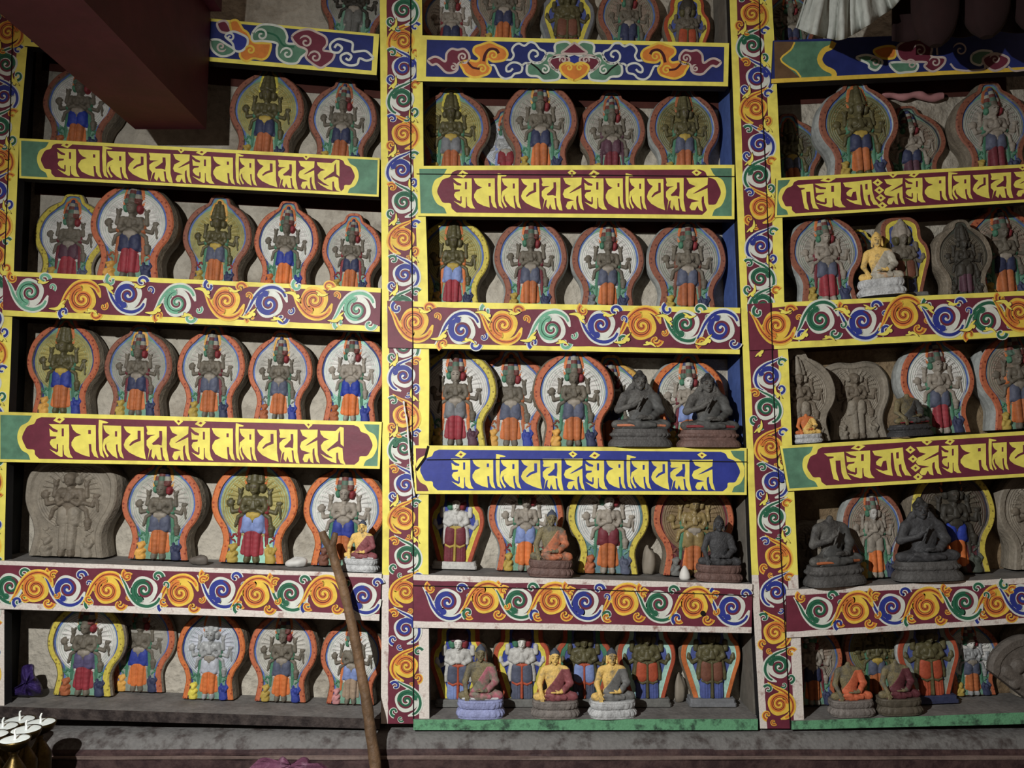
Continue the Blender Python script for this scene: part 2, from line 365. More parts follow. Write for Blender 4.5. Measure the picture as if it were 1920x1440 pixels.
# --- cloud boards
b = rail('M0', (781, 66), (1367, 81), (1365, 162), (781, 152), 'navy_paint')
b.band(0, 1, 'yellow_paint', 1); b.poly([b.uv(.033, .09), b.uv(.985, .09), b.uv(.985, .9), b.uv(.03, .9)], 'navy_paint', 2)
def half(mir):
    def T(p):
        x, y = 780 + p[0] / 6, 60 + p[1] / 6
        if mir: x = 2 * 1077 - x; y += (x - 1077) * .012
        return (x, y)
    hd = -1 if mir else 1; A = (lambda a: math.pi - a) if mir else (lambda a: a)
    def CL(pts, f, ln): cloud(b, pts, f, ln, T, 4.2)
    def SP(c, r, ln, a, h): b.spiral(T(c), r / 6, 1.3, 3.6, ln, 9, A(a), h * hd, .1, .25)
    CL([(135,320),(200,280),(260,290),(330,330),(345,240),(400,190),(470,200),(540,190),(590,240),(600,300),(560,345),(500,340),(470,370),(465,420),(420,455),(340,455),(280,400),(230,360),(180,370)], 'maroon_paint', 'grey_pink_paint')
    SP((525,280), 52, 'grey_pink_paint', 2.2, 1); SP((420,392), 42, 'grey_pink_paint', -1.8, 1)
    CL([(500,350),(600,320),(680,330),(710,290),(650,230),(660,170),(740,140),(830,115),(920,150),(1000,190),(1030,250),(1000,310),(930,330),(860,330),(810,300),(800,350),(840,400),(820,460),(760,490),(650,510),(560,470),(530,420)], 'orange_paint', 'gold_paint')
    b.strip([T(q) for q in catmull([(760,330),(780,250),(830,195),(900,200),(930,240)], 4)], 5.5, 'dark_red_line', 8); b.strip([T(q) for q in catmull([(580,340),(640,400),(720,415)], 4)], 4, 'dark_red_line', 8)
    SP((868,262), 62, 'gold_paint', 2.6, 1); SP((745,415), 55, 'gold_paint', 3.4, 1)
    for q in ([(1010,310),(1070,310),(1100,260),(1080,200),(1110,150),(1160,130),(1220,155),(1280,115),(1340,130),(1390,190),(1450,220),(1460,280),(1420,330),(1340,345),(1280,310),(1270,250),(1310,205),(1360,220),(1370,260),(1335,280)],
              [(830,375),(880,375),(910,430),(940,490),(1000,525),(1070,510),(1110,470),(1180,450),(1195,390),(1150,350),(1080,345),(1020,390),(1020,440),(1060,440),(1090,410)], [(1185,385),(1230,350),(1280,360)]):
        b.strip([T(p) for p in catmull(q, 4)], 4., 'white_paint', 7)
    CL([(1560,240),(1560,160),(1600,120),(1720,120),(1770,250),(1500,300),(1560,420),(1620,470),(1600,530),(1520,545),(1430,545),(1370,500),(1280,490),(1245,440),(1270,350),(1400,345),(1480,240)], 'green_paint', 'white_paint')
    SP((1450,422), 56, 'white_paint', 4.4, 1); b.strip([T(q) for q in catmull([(1290,350),(1370,410),(1430,470),(1500,450)], 4)], 3, 'crack', 8)
    CL([(1600,430),(1530,400),(1500,340),(1530,290),(1600,260),(1680,270),(1720,300),(1720,330),(1650,360)], 'maroon_paint', 'grey_pink_paint')
    SP((1655,312), 42, 'grey_pink_paint', 2.5, 1)
half(False); half(True)
T_ = lambda p: (780 + p[0] / 6, 60 + p[1] / 6)
mm_ = lambda pts: pts + [(3564 - x, y) for x, y in reversed(pts)]
cloud(b, mm_([(1650,240),(1690,190),(1740,150),(1775,125)]), 'maroon_paint', 'grey_pink_paint', T_, 4, 11)
b.poly([T_(p) for p in [(1735,275),(1830,275),(1830,345),(1735,345)]], 'blue_paint', 12)
cloud(b, mm_([(1775,545),(1720,520),(1650,470),(1620,400),(1650,360),(1720,345),(1775,365)]), 'orange_paint', 'gold_paint', T_, 4.2, 14)
b.spiral(T_((1722,402)), 7, 1.2, 3.4, 'gold_paint', 17, 3.6, 1, .1, .2); b.spiral(T_((1842,402)), 7, 1.2, 3.4, 'gold_paint', 17, -.5, -1, .1, .2)

b = rail('L0', (44, 2), (711, 64), (706, 141), (45, 86), 'navy_paint')
b.band(0, 1, 'yellow_paint', 1); b.poly([b.uv(.02, .07), b.uv(.985, .06), b.uv(.985, .9), b.uv(.02, .9)], 'navy_paint', 2)
TL_ = lambda p: (300 + p[0] / 4.571, p[1] / 4.571)
def CL(pts, f, ln, T=TL_, wd=4.2, l=6): cloud(b, pts, f, ln, T, wd, l)
CL([(430,350),(500,340),(570,380),(640,430),(600,470),(520,480),(450,430)], 'green_paint', 'white_paint')
CL([(490,200),(560,180),(600,240),(600,280),(520,270)], 'maroon_paint', 'grey_pink_paint')
CL([(600,200),(660,175),(710,250),(750,280),(800,360),(900,370),(950,380),(930,470),(880,510),(800,500),(740,525),(690,490),(680,430),(640,350)], 'orange_paint', 'gold_paint', l=9)
CL([(560,310),(620,270),(690,290),(750,330),(740,400),(690,440),(640,430),(620,370)], 'blue_paint', 'white_paint', l=12)
CL([(790,290),(850,220),(940,210),(1050,240),(1090,310),(1090,370),(1200,380),(1260,440),(1210,490),(1170,540),(1080,540),(1010,490),(1000,420),(1000,370),(880,350),(800,350)], 'green_paint', 'white_paint', l=12)
b.strip([TL_(q) for q in catmull([(840,270),(920,280),(1000,310),(1060,390),(1150,400)], 4)], 3.5, 'deep_green_paint', 14)
CL([(1130,320),(1180,270),(1270,250),(1350,280),(1420,320),(1430,380),(1400,430),(1490,450),(1480,510),(1420,560),(1370,580),(1300,540),(1250,490),(1260,440),(1240,415),(1180,390)], 'maroon_paint', 'grey_pink_paint', l=15)
for q in ([(1830,495),(1770,440),(1700,440),(1650,440),(1650,370),(1590,345),(1520,335),(1460,380),(1470,440),(1530,450),(1560,410),(1520,380),(1495,410)], [(1830,500),(1770,520),(1710,500),(1690,550),(1620,560),(1560,530),(1550,480),(1600,455),(1640,480),(1620,515),(1590,500)]):
    b.strip([TL_(p) for p in catmull(q, 4)], 4.4, 'white_paint', 18)
for c, r, ln, a, h in (((870,300), 58, 'white_paint', 3.4, 1), ((1090,460), 58, 'white_paint', 3.2, 1), ((1250,360), 58, 'grey_pink_paint', 3.6, 1), ((1330,490), 58, 'grey_pink_paint', 3.3, 1), ((775,430), 45, 'gold_paint', 3.2, 1), ((600,320), 42, 'white_paint', 3.4, 1), ((525,400), 45, 'grey_pink_paint', .4, 1)):
    b.spiral(TL_(c), r / 4.571, 1.3, 4, ln, 19, a, h, .1, .2)

b = rail('R0', (1450, 76), (1990, 55), (1990, 130), (1446, 156), 'navy_paint')
TR_ = lambda p: (1400 + p[0] / 3.692, p[1] / 3.692)
b.poly([TR_(p) for p in [(190,288),(330,288),(300,350),(235,410),(290,470),(372,540),(195,552)]], 'brown_paint', 2)
b.poly([TR_(p) for p in [(330,288),(600,285),(560,330),(490,410),(530,470),(605,530),(372,540),(290,470),(235,410),(300,350)]], 'green_paint', 2)
b.strip([TR_(p) for p in catmull([(332,292),(305,345),(235,408),(290,462),(340,490),(375,535)], 3)], 3.2, 'gold_paint', 3)
b.strip([TR_(p) for p in catmull([(605,290),(585,325),(535,350),(505,410),(535,465),(600,500),(605,540)], 3)], 10, 'gold_paint', 3)
b.band(.9, 1, 'gold_paint', 4)
def CL(pts, f, ln, T=TR_, wd=4.2, l=6): cloud(b, pts, f, ln, T, wd, l)
CL([(880,350),(960,320),(1030,330),(1020,400),(930,400)], 'orange_paint', 'gold_paint'); CL([(760,400),(830,380),(900,400),(940,430),(900,485),(850,470),(840,440)], 'green_paint', 'white_paint', l=9)
CL([(990,440),(1080,430),(1180,440),(1170,490),(1100,500),(1040,500)], 'green_paint', 'white_paint', l=9)
CL([(1040,330),(1110,280),(1200,275),(1280,320),(1280,390),(1370,400),(1360,450),(1290,495),(1230,460),(1240,430),(1080,420)], 'maroon_paint', 'grey_pink_paint', l=12)
CL([(1560,380),(1620,350),(1700,360),(1650,400),(1620,450),(1560,430)], 'green_paint', 'white_paint', l=12); CL([(1640,400),(1720,370),(1810,400),(1800,450),(1720,490),(1650,450)], 'maroon_paint', 'grey_pink_paint', l=15)
for q in ([(1410,440),(1450,480),(1540,490),(1640,480),(1650,450)], [(1810,460),(1850,490),(1920,485)], [(1320,380),(1320,290),(1380,270)]): b.strip([TR_(p) for p in catmull(q, 4)], 3.6, 'grey_pink_paint', 18)
for c, r in (((890,430), 38), ((1140,445), 38), ((1200,350), 48), ((1305,430), 42), ((1480,345), 52), ((1720,410), 38)): b.spiral(TR_(c), r / 3.692, 1.3, 3.4, 'grey_pink_paint', 19, 3.4, 1, .1, .2)

# --- mantra boards
def mantra(key, TL, TR, BR, BL, field, sl, sr, e1, e2, xs, seq, v0=.26, v1=.885):
    b = rail(key, TL, TR, BR, BL, 'yellow_paint'); cartouche(b, field, sl, sr, e1, e2)
    for k, g in enumerate(seq):
        if g == '::':
            x = xs[k]
            for j in range(4):
                u = (x + 8 + j * 3.2 - TL[0]) / (TR[0] - TL[0]); c = b.uv(u, .26 + .2 * j); r = 7.5
                b.poly([(c[0] - r * 1.25, c[1]), (c[0], c[1] - r), (c[0] + r * 1.25, c[1]), (c[0], c[1] + r)], 'yellow_paint', 6); b.poly([(c[0] - 3, c[1]), (c[0], c[1] - 2.6), (c[0] + 3, c[1]), (c[0], c[1] + 2.6)], field, 7)
        else: write(b, g, xs[k], xs[k + 1] - 3.5, field, 6, v0, v1)
    return b
OM = ['om', 'ma', 'ni', 'pa', 'dme', 'hum']
mantra('L1', (36, 259), (712, 296), (710, 369), (36, 334), 'maroon_paint', .55, .62, 'green_paint', None, [107,146,191,240,279,324,360,399,441,482,521,559,594,640], OM * 2 + ['hrih'], .2, .9)
mantra('L3', (-4, 772), (716, 791), (712, 879), (-4, 866), 'maroon_paint', .50, .17, 'green_paint', None, [92,133,184,232,274,317,358,397,441,482,523,562,600,648], OM * 2 + ['hrih'], .22, .9)
b = mantra('M1', (781, 311), (1377, 309), (1377, 411), (784, 405), 'maroon_paint', .38, .26, 'green_paint', None, [850,888,932,977,1015,1055,1095,1135,1172,1213,1248,1286,1332], OM * 2, .25, .85)
crackline(b, [(781, 326), (900, 327), (1100, 328), (1377, 331)])
b = mantra('M3', (775, 835), (1400, 840), (1400, 928), (777, 926), 'blue_paint', .13, .14, 'maroon_paint', 'green_paint', [846,885,929,977,1017,1057,1097,1136,1174,1221,1256,1297,1341], OM * 2, .27, .9)
crackline(b, [(800, 862), (900, 861), (1100, 862), (1400, 866)]); crackline(b, [(803, 836), (797, 858), (780, 882)], 4)
mantra('R1', (1455, 334), (1990, 304), (1990, 375), (1453, 408), 'maroon_paint', .17, .2, 'green_paint', None, [1494,1528,1580,1638,1657,1697,1733,1777,1824,1857,1900,1940], ['ta','om','aa','::','hum','om','ma','ni','pa','dme','hum'], .2, .85)
mantra('R3', (1462, 836), (1990, 804), (1990, 890), (1477, 921), 'maroon_paint', .52, .3, 'green_paint', None, [1545,1586,1635,1697,1717,1765,1800,1853,1892,1934], ['ta','om','aa','::','hum','om','ma','ni','pa'], .22, .84)
# --- scroll boards
def border(b, m, t0, t1, u0=0.): b.band(0, t0, m, 2, u0, wob=.008); b.band(t1, 1, m, 2, u0, wob=.008)
b = rail('L2', (5, 508), (714, 540), (712, 622), (6, 592)); border(b, 'yellow_paint', .10, .87)
scrolls(b, [(56,548,'g2'),(154,561,'o'),(240,553,'b'),(332,568,'g2'),(424,564,'o'),(504,570,'b'),(589,563,'o'),(669,581,'g2')], 32.5)
b = rail('M2', (726, 564), (1388, 577), (1387, 664), (727, 652)); border(b, 'yellow_paint', .12, .90, .073); crackline(b, [(773, 565), (774, 653)])
scrolls(b, [(777,604,'o'),(865,619,'b'),(944,609,'o'),(1034,617,'g2'),(1127,609,'b'),(1204,611,'o'),(1285,607,'g'),(1351,616,'b')], 33)
b = rail('R2', (1402, 570), (1990, 542), (1990, 627), (1406, 657)); border(b, 'yellow_paint', .10, .86, .078); crackline(b, [(1445, 568), (1448, 655)])
scrolls(b, [(1456,610,'o'),(1538,599,'g'),(1617,602,'b'),(1695,590,'o'),(1774,596,'b'),(1850,600,'g'),(1911,585,'o')], 33)
b = rail('L4', (-60, 1049), (716, 1076), (711, 1164), (-60, 1140)); border(b, 'worn_white_paint', .09, .86)
scrolls(b, [(19,1100,'g'),(66,1104,'o'),(126,1104,'b'),(201,1107,'o'),(270,1106,'g'),(338,1112,'o'),(416,1107,'b'),(480,1115,'o'),(544,1113,'g'),(607,1114,'o'),(681,1118,'b')], 31.5, 2, False)
b = rail('M4', (775, 1077), (1411, 1095), (1409, 1187), (775, 1177)); border(b, 'worn_white_paint', .11, .88)
scrolls(b, [(839,1129,'b'),(910,1125,'o'),(972,1127,'g'),(1036,1127,'o'),(1097,1129,'b'),(1172,1129,'o'),(1236,1132,'g'),(1302,1135,'o'),(1372,1139,'b')], 31.5, 2, False)
crackline(b, [(775, 1098), (950, 1102), (1150, 1107), (1411, 1117)]); b.disc((1318, 1150), 5, 'crack', 41)
b = rail('R4', (1474, 1106), (1990, 1080), (1990, 1164), (1475, 1196)); border(b, 'worn_white_paint', .12, .88)
scrolls(b, [(1536,1144,'g'),(1604,1144,'o'),(1672,1138,'b'),(1736,1137,'o'),(1809,1129,'g'),(1869,1132,'o'),(1917,1120,'b')], 31.5, 2, False)
# --- bottom boards
b = rail('L5', (-10, 1324), (712, 1348), (712, 1367), (-10, 1345), 'ledge_dark')
b = rail('M5', (775, 1349), (1421, 1348), (1421, 1369), (775, 1369), 'worn_green_paint')
b = rail('R5', (1484, 1352), (1990, 1333), (1990, 1356), (1484, 1368), 'worn_green_paint')
LBL = {'M0': 'blue board with red, orange and green clouds', 'L0': 'blue cloud board running behind the maroon beam', 'R0': 'shadowed blue cloud board with brown and green end', 'L1': 'upper left maroon mantra board with yellow letters', 'L3': 'lower left maroon mantra board with green ends', 'M1': 'maroon mantra board in the middle', 'M3': 'blue mantra board with yellow letters', 'R1': 'upper right maroon mantra board', 'R3': 'lower right maroon mantra board', 'L2': 'yellow edged scroll board on the left', 'M2': 'yellow edged scroll board in the middle', 'R2': 'yellow edged scroll board on the right', 'L4': 'white edged scroll board on the left', 'M4': 'white edged scroll board in the middle', 'R4': 'white edged scroll board on the right', 'L5': 'dark bottom board', 'M5': 'green bottom board in the middle', 'R5': 'green bottom board on the right'}
for k, b in RAILS.items(): rparent(b.build('rail', label=LBL[k]))
# --- posts
def post(le, re, items, r, cracks, label, yl=1078, xl=13, xr=19, white_from=1078, skip=()):
    p = Paint(0.0)
    f = [P(*q, 0) for q in le] ; g = [P(*q, 0) for q in re]
    k = lambda e, y: float(np.interp(y, [q[1] for q in e], [q[0] for q in e]))
    y0, y1 = le[0][1], le[-1][1]; n = 40; ys = [y0 + (y1 - y0) * i / n for i in range(n + 1)]
    A = [P(k(le, y), y, 0) for y in ys]; B = [P(k(re, y), y, 0) for y in ys]; th = Vector((0, .03, 0))
    p.grid([A, B], 'maroon_paint'); p.grid([[q + th for q in A], A], 'black_board'); p.grid([B, [q + th for q in B]], 'black_board'); p.grid([[q + th for q in B], [q + th for q in A]], 'black_board')
    for ya, yb, mm in ((y0, white_from, 'yellow_paint'), (white_from, y1, 'worn_white_paint')):
        yy = [ya + (yb - ya) * i / 30 for i in range(31)]
        p.grid([[p.w((k(le, y), y), 1) for y in yy], [p.w((k(le, y) + xl + rs.uniform(-.8, .8), y), 1) for y in yy]], mm)
        for i in range(30):
            if any(a < yy[i] < b2 for a, b2 in skip): continue
            p.face([p.w((k(re, yy[i]) - xr, yy[i]), 1), p.w((k(re, yy[i + 1]) - xr, yy[i + 1]), 1), p.w((k(re, yy[i + 1]), yy[i + 1]), 1), p.w((k(re, yy[i]), yy[i]), 1)], mm)
    for i, (x, y, key) in enumerate(items):
        hand = 1 if i % 2 else -1
        scroll(p, (x, y), 27, key, hand, 0, 2, 3, math.pi / 2 + .03, items[(i + 1) % len(items)][2])
        if i + 1 < len(items) and y < 1000:
            nx, ny, _ = items[i + 1]
            leaf(p, ((x + nx) / 2 + (17 if hand < 0 else -17), (y + ny) / 2), 12.5, math.pi / 2 + .5 * hand, hand)
    for c in cracks: p.strip(c, 1.8, 'crack', 44)
    return rparent(p.build('post', label=label))
post([(712, -25), (716, 540), (717, 1000), (714, 1357)], [(791, -25), (794, 300), (801, 480), (805, 700), (803, 1000), (805, 1352)],
     [(756,-40,'b'),(756,19,'g'),(756,77,'o'),(756,127,'b'),(755,187,'g'),(756,251,'o'),(753,319,'b'),(756,379,'g'),(756,448,'o'),(758,515,'b'),(757,575,'g'),(758,649,'g'),(757,705,'b'),(758,780,'o'),(757,840,'g'),(760,909,'b'),(757,972,'o'),(761,1044,'g'),(760,1110,'o'),(760,1179,'b'),(762,1249,'o'),(762,1314,'g')], 27,
     [[(770, -20), (770, 300), (773, 560), (773, 900), (775, 1080), (775, 1352)]], 'middle post with a column of painted scrolls')
post([(1367, -25), (1383, 420), (1398, 800), (1411, 1120), (1425, 1366)], [(1446, -25), (1456, 150), (1466, 360), (1470, 560), (1478, 660), (1485, 830), (1497, 1095), (1508, 1362)],
     [(1408,-30,'g'),(1410,26,'o'),(1411,85,'g'),(1420,146,'b'),(1417,203,'o'),(1424,271,'b'),(1423,330,'g'),(1427,390,'o'),(1427,462,'b'),(1425,522,'g'),(1432,572,'g'),(1443,612,'o'),(1443,707,'b'),(1437,766,'g'),(1445,838,'o'),(1450,905,'b'),(1452,971,'g'),(1456,1044,'o'),(1456,1110,'b'),(1453,1186,'o'),(1461,1250,'g'),(1461,1320,'o')], 27,
     [[(1423, -20), (1427, 160), (1437, 350), (1442, 500), (1447, 640), (1453, 800), (1460, 900), (1463, 1020), (1472, 1180), (1482, 1366)]], 'right post with a column of painted scrolls')
post([(-60, -25), (-70, 540), (-80, 1325)], [(57, -25), (52, 80), (36, 259), (28, 450), (20, 680), (12, 870), (8, 1050), (8, 1325)],
     [(float(np.interp(y, [80, 259, 450, 680, 870, 1050], [52, 36, 28, 20, 12, 8])) - 37, y, 'bogbgoboog'[i % 10]) for i, y in enumerate(range(0, 1300, 60))], 27,
     [[(24, 40), (18, 240), (8, 500)]], 'left post at the picture edge with painted scrolls')
post([(1975, -25), (1985, 540), (1995, 1366)], [(2060, -25), (2072, 540), (2085, 1366)], [(2020 + y * .014, y, 'bogbgo'[i % 6]) for i, y in enumerate(range(0, 1330, 61))], 27, [[(2032, 0), (2050, 1360)]], 'far right post with a column of painted scrolls')
# --- shelf boards, side boards
BX = {'L': (P(-22, 700).x, P(716, 700).x), 'M': (P(788, 700).x, P(1398, 700).x), 'R': (P(1460, 700).x, P(1990, 700).x)}
def shelf_line(bay, row):
    b = RAILS[bay + str(row)]; a, c = P(*b.c[0], -.006), P(*b.c[1], -.006)
    s = (c.z - a.z) / (c.x - a.x); return (lambda X: a.z + s * (X - a.x)), s
XE = {}
for bay in 'LMR':
    for row in range(6):
        f, s = shelf_line(bay, row); x0, x1 = BX[bay]; x0 -= .02; x1 += .02
        m = Mesh(); t = .018
        fr = [(x0, .024, f(x0) - t - .002), (x1, .024, f(x1) - t - .002), (x1, .024, f(x1) - .002), (x0, .024, f(x0) - .002)]
        m.prism(fr, [(x, WALL_Y - .002, z) for x, y, z in fr], 'shelf_wood'); rparent(m.build('shelf_board'))
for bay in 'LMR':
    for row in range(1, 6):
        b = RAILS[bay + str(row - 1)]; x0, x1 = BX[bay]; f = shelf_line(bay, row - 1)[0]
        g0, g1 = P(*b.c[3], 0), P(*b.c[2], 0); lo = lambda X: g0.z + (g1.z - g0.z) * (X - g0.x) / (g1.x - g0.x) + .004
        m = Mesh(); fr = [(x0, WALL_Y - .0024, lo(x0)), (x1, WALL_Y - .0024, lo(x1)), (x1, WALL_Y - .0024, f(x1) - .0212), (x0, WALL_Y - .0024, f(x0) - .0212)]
        m.prism(fr, [(x, WALL_Y - .0016, z) for x, y, z in fr], 'shade_tinted_board'); rparent(m.build('shade_tinted_board'))  # back boards; reddish shade under the rails is put into their colour
def side_panel(bay, row, pxf, right, mname, y0=.012):
    """upright board at the end of a compartment, between the shelf below and the one above"""
    f, s = shelf_line(bay, row); g = shelf_line(bay, row - 1)[0] if row > 0 else (lambda X: f(X) + .4)
    zc = RAILS[bay + str(row)].c[1 if right else 0][1]
    X = P(pxf, zc - 40, 0).x; Xt = P(pxf - (4 if right else -8), zc - 200, 0).x
    t = .016 if right else -.016
    z0 = f(X) - .001; z1 = g(X) - .023
    m = Mesh(); fr = [(X, y0, z0), (X + t, y0, z0), (Xt + t, y0, z1), (Xt, y0, z1)]
    if t < 0: fr = [fr[1], fr[0], fr[3], fr[2]]
    m.prism(fr, [(x, WALL_Y - .003, z) for x, y, z in fr], mname); rparent(m.build('side_board'))
for row, px, c in ((1, 1378, 'blue_board'), (2, 1386, 'blue_board'), (3, 1397, 'blue_board'), (4, 1406, 'grey_board'), (5, 1419, 'grey_board'), (0, 1366, 'grey_board')): side_panel('M', row, px, True, c, .032)
for row, px in ((0, 10), (1, -4), (2, -14), (3, -22), (4, -30), (5, -36)): side_panel('L', row, px, False, 'black_board', .032)
# ------------------------------------------------------------------ clay plaques in relief
FY = .024                                     # the field lies this far behind the rim (unit width 1)
def hf(prims, cell=.0095, sharp=140., fy=FY, floor_=-.012, faces=None, ripple=None):
    """relief mesh: smooth union of tapered capsules (x0,h0,r0,x1,h1,r1,base,gain) seen from the front"""
    a = np.array([p[:8] for p in prims], float)
    xs0 = min((a[:, 0] - a[:, 2]).min(), (a[:, 3] - a[:, 5]).min()) - .02; xs1 = max((a[:, 0] + a[:, 2]).max(), (a[:, 3] + a[:, 5]).max()) + .02
    h0 = min((a[:, 1] - a[:, 2]).min(), (a[:, 4] - a[:, 5]).min()) - .02; h1 = max((a[:, 1] + a[:, 2]).max(), (a[:, 4] + a[:, 5]).max()) + .02
    X, Hh = np.meshgrid(np.arange(xs0, xs1, cell), np.arange(max(h0, -.0), h1, cell)); S = np.zeros_like(X)
    for x0, y0, r0, x1, y1, r1, zc, k in a:
        dx, dy = x1 - x0, y1 - y0; L2 = dx * dx + dy * dy + 1e-12
        t = np.clip(((X - x0) * dx + (Hh - y0) * dy) / L2, 0, 1); d = np.hypot(X - x0 - t * dx, Hh - y0 - t * dy); r = r0 + (r1 - r0) * t
        z = np.where(d < r, zc + k * np.sqrt(np.maximum(r * r - d * d, 0)), zc - 3.2 * (d - r))
        S += np.exp(sharp * np.clip(z, -.25, .4))
    Z = np.log(S) / sharp
    if ripple is not None: Z = np.where(Z > 0, Z + ripple(X, Hh), Z)
    Zc = np.maximum(Z, floor_); ny, nx = X.shape
    on = Z > floor_ + .002
    q = on[:-1, :-1] | on[1:, :-1] | on[:-1, 1:] | on[1:, 1:]
    ids = np.arange(ny * nx).reshape(ny, nx)
    Q = np.stack([ids[:-1, :-1][q], ids[:-1, 1:][q], ids[1:, 1:][q], ids[1:, :-1][q]], 1)
    used = np.unique(Q); re = np.full(ny * nx, -1); re[used] = np.arange(len(used))
    V = np.stack([X.ravel()[used], fy - Zc.ravel()[used], Hh.ravel()[used]], 1)
    Q = re[Q]; mi = None
    if faces:
        c = V[Q].mean(1); mi = faces(c[:, 0], c[:, 2])
    return V, Q, mi
def sym(*p): 
    out = []
    for q in p: out += [q, (-q[0], q[1], q[2], -q[3], q[4], q[5], q[6], q[7])]
    return out
def both(q): return [q, (-q[0], q[1], q[2], -q[3], q[4], q[5], q[6], q[7])]
# ---- outlines
half_A = catmull([(.372,0),(.352,.12),(.335,.25),(.372,.38),(.452,.50),(.496,.62),(.497,.75),(.45,.91),(.35,1.045),(.235,1.125),(.168,1.162),(.148,1.205),(.118,1.258),(.06,1.288),(0,1.292)], 6)
half_B = catmull([(.30,0),(.30,.1),(.345,.25),(.42,.48),(.485,.66),(.50,.80),(.465,.95),(.395,1.04),(.365,1.12),(.365,1.24),(.325,1.36),(.22,1.44),(.1,1.475),(0,1.482)], 6)
def offs(half, d):
    pts = np.array(half); n = len(pts); out = []
    for i in range(n):
        t = pts[min(i + 1, n - 1)] - pts[max(i - 1, 0)]; t /= np.hypot(*t) + 1e-9; nn = np.array([-t[1], t[0]])
        if nn[0] > 0 and i < n - 4 and pts[i][0] > .2 and abs(nn[0]) > .4: nn = -nn
        s = 1. - .42 * np.clip((pts[i][1] - 1.08) / .08, 0, 1) if half is half_A else 1.
        p = pts[i] + nn * d * s
        if i == 0: p[1] = 0
        p[0] = max(p[0], 0.) if i < n - 1 else 0.
        out.append(p)
    full = [(x, h) for x, h in out] + [(-x, h) for x, h in reversed(out[:-1])]
    return full
def slab_mesh(name, half, bands, back=.33):
    """bands: (inset, depth, slot of the ring that leads to it); slot 0 is the side of the slab"""
    V = []; Fc = []; M_ = []
    rings = [(.012, back, 0), (-.026, back * .62, 0), (-.030, back * .30, 0), (-.008, .018, 0)] + bands
    for d, y, s in rings:
        V.append([(x, y, h) for x, h in offs(half, d)])
    n = len(V[0]); flat = [p for r in V for p in r]
    for k in range(1, len(rings)):
        for i in range(n - 1):
            Fc.append((k * n + i, k * n + i + 1, (k - 1) * n + i + 1, (k - 1) * n + i)); M_.append(rings[k][2])
        Fc.append((k * n + n - 1, k * n, (k - 1) * n, (k - 1) * n + n - 1)); M_.append(rings[k][2])
    Fc.append(tuple((len(rings) - 1) * n + i for i in range(n))); M_.append(bands[-1][2])
    Fc.append(tuple(reversed(range(n)))); M_.append(0)
    return slots_mesh(name, flat, Fc, M_, 4, False)
PM = {}
PM['slabA'] = slab_mesh('slab', half_A, [(.008, 0, 1), (.068, 0, 1), (.074, FY, 0), (.096, FY, 2), (.097, FY + .0005, 3)])
PM['slabAt'] = slab_mesh('slab', half_A, [(.008, 0, 1), (.068, 0, 1), (.074, FY, 0), (.096, FY, 2), (.097, FY + .0005, 3)], .15)
PM['slabB'] = slab_mesh('slab', half_B, [(.008, 0, 1), (.07, 0, 1), (.074, .012, 2), (.15, .012, 2), (.154, FY, 3), (.16, FY, 3)])
# broken clay piece without its crown
half_C = catmull([(.41,0),(.38,.14),(.37,.26),(.40,.38),(.46,.50),(.50,.62),(.505,.74),(.49,.88),(.42,1.0),(.34,1.07),(.2,1.10),(.06,1.085),(0,1.08)], 6)
PM['slabC'] = slab_mesh('slab', half_C, [(.008, 0, 1), (.05, .002, 1), (.07, FY, 2), (.09, FY, 2), (.091, FY + .0005, 3)])
PM['slabBt'] = slab_mesh('slab', half_B, [(.008, 0, 1), (.07, 0, 1), (.074, .012, 2), (.15, .012, 2), (.154, FY, 3), (.16, FY, 3)], .15)
PM['slabCt'] = slab_mesh('slab', half_C, [(.008, 0, 1), (.05, .002, 1), (.07, FY, 2), (.09, FY, 2), (.091, FY + .0005, 3)], .15)
# ---- halo disc with turned rings and a fan of small hands
HC = .685
def halo_mesh():
    R, nr, na = .405, 60, 320; V = [(0, FY - .003, HC)]; Fc = []
    for i in range(1, nr + 1):
        r = R * i / nr
        for j in range(na):
            a = 2 * math.pi * j / na
            z = .004 + (.0060 * math.cos(r * 2 * math.pi / .027) if r > .285 else 0)
            deg = math.degrees(math.asin(abs(math.sin(a)))) if math.sin(a) > -.2 else 99
            if .215 < r < .345 and (math.sin(a) > -.15) and deg < 78:
                q = math.sin(math.pi * (r - .215) / .13); z += .019 * q ** .4 * max(0, math.cos(a * 30 + 3.2 * (r - .21) / .13 * (1 if math.cos(a) > 0 else -1))) ** .7
            z = z if i < nr else -.004
            V.append((r * math.cos(a), FY - z, HC + r * math.sin(a)))
    for j in range(na): Fc.append((0, 1 + j, 1 + (j + 1) % na))
    for i in range(nr - 1):
        for j in range(na):
            a = 1 + i * na + j; b = 1 + i * na + (j + 1) % na; Fc.append((a, a + na, b + na, b))
    return slots_mesh('halo', V, Fc, None, 1)
PM['halo'] = halo_mesh()
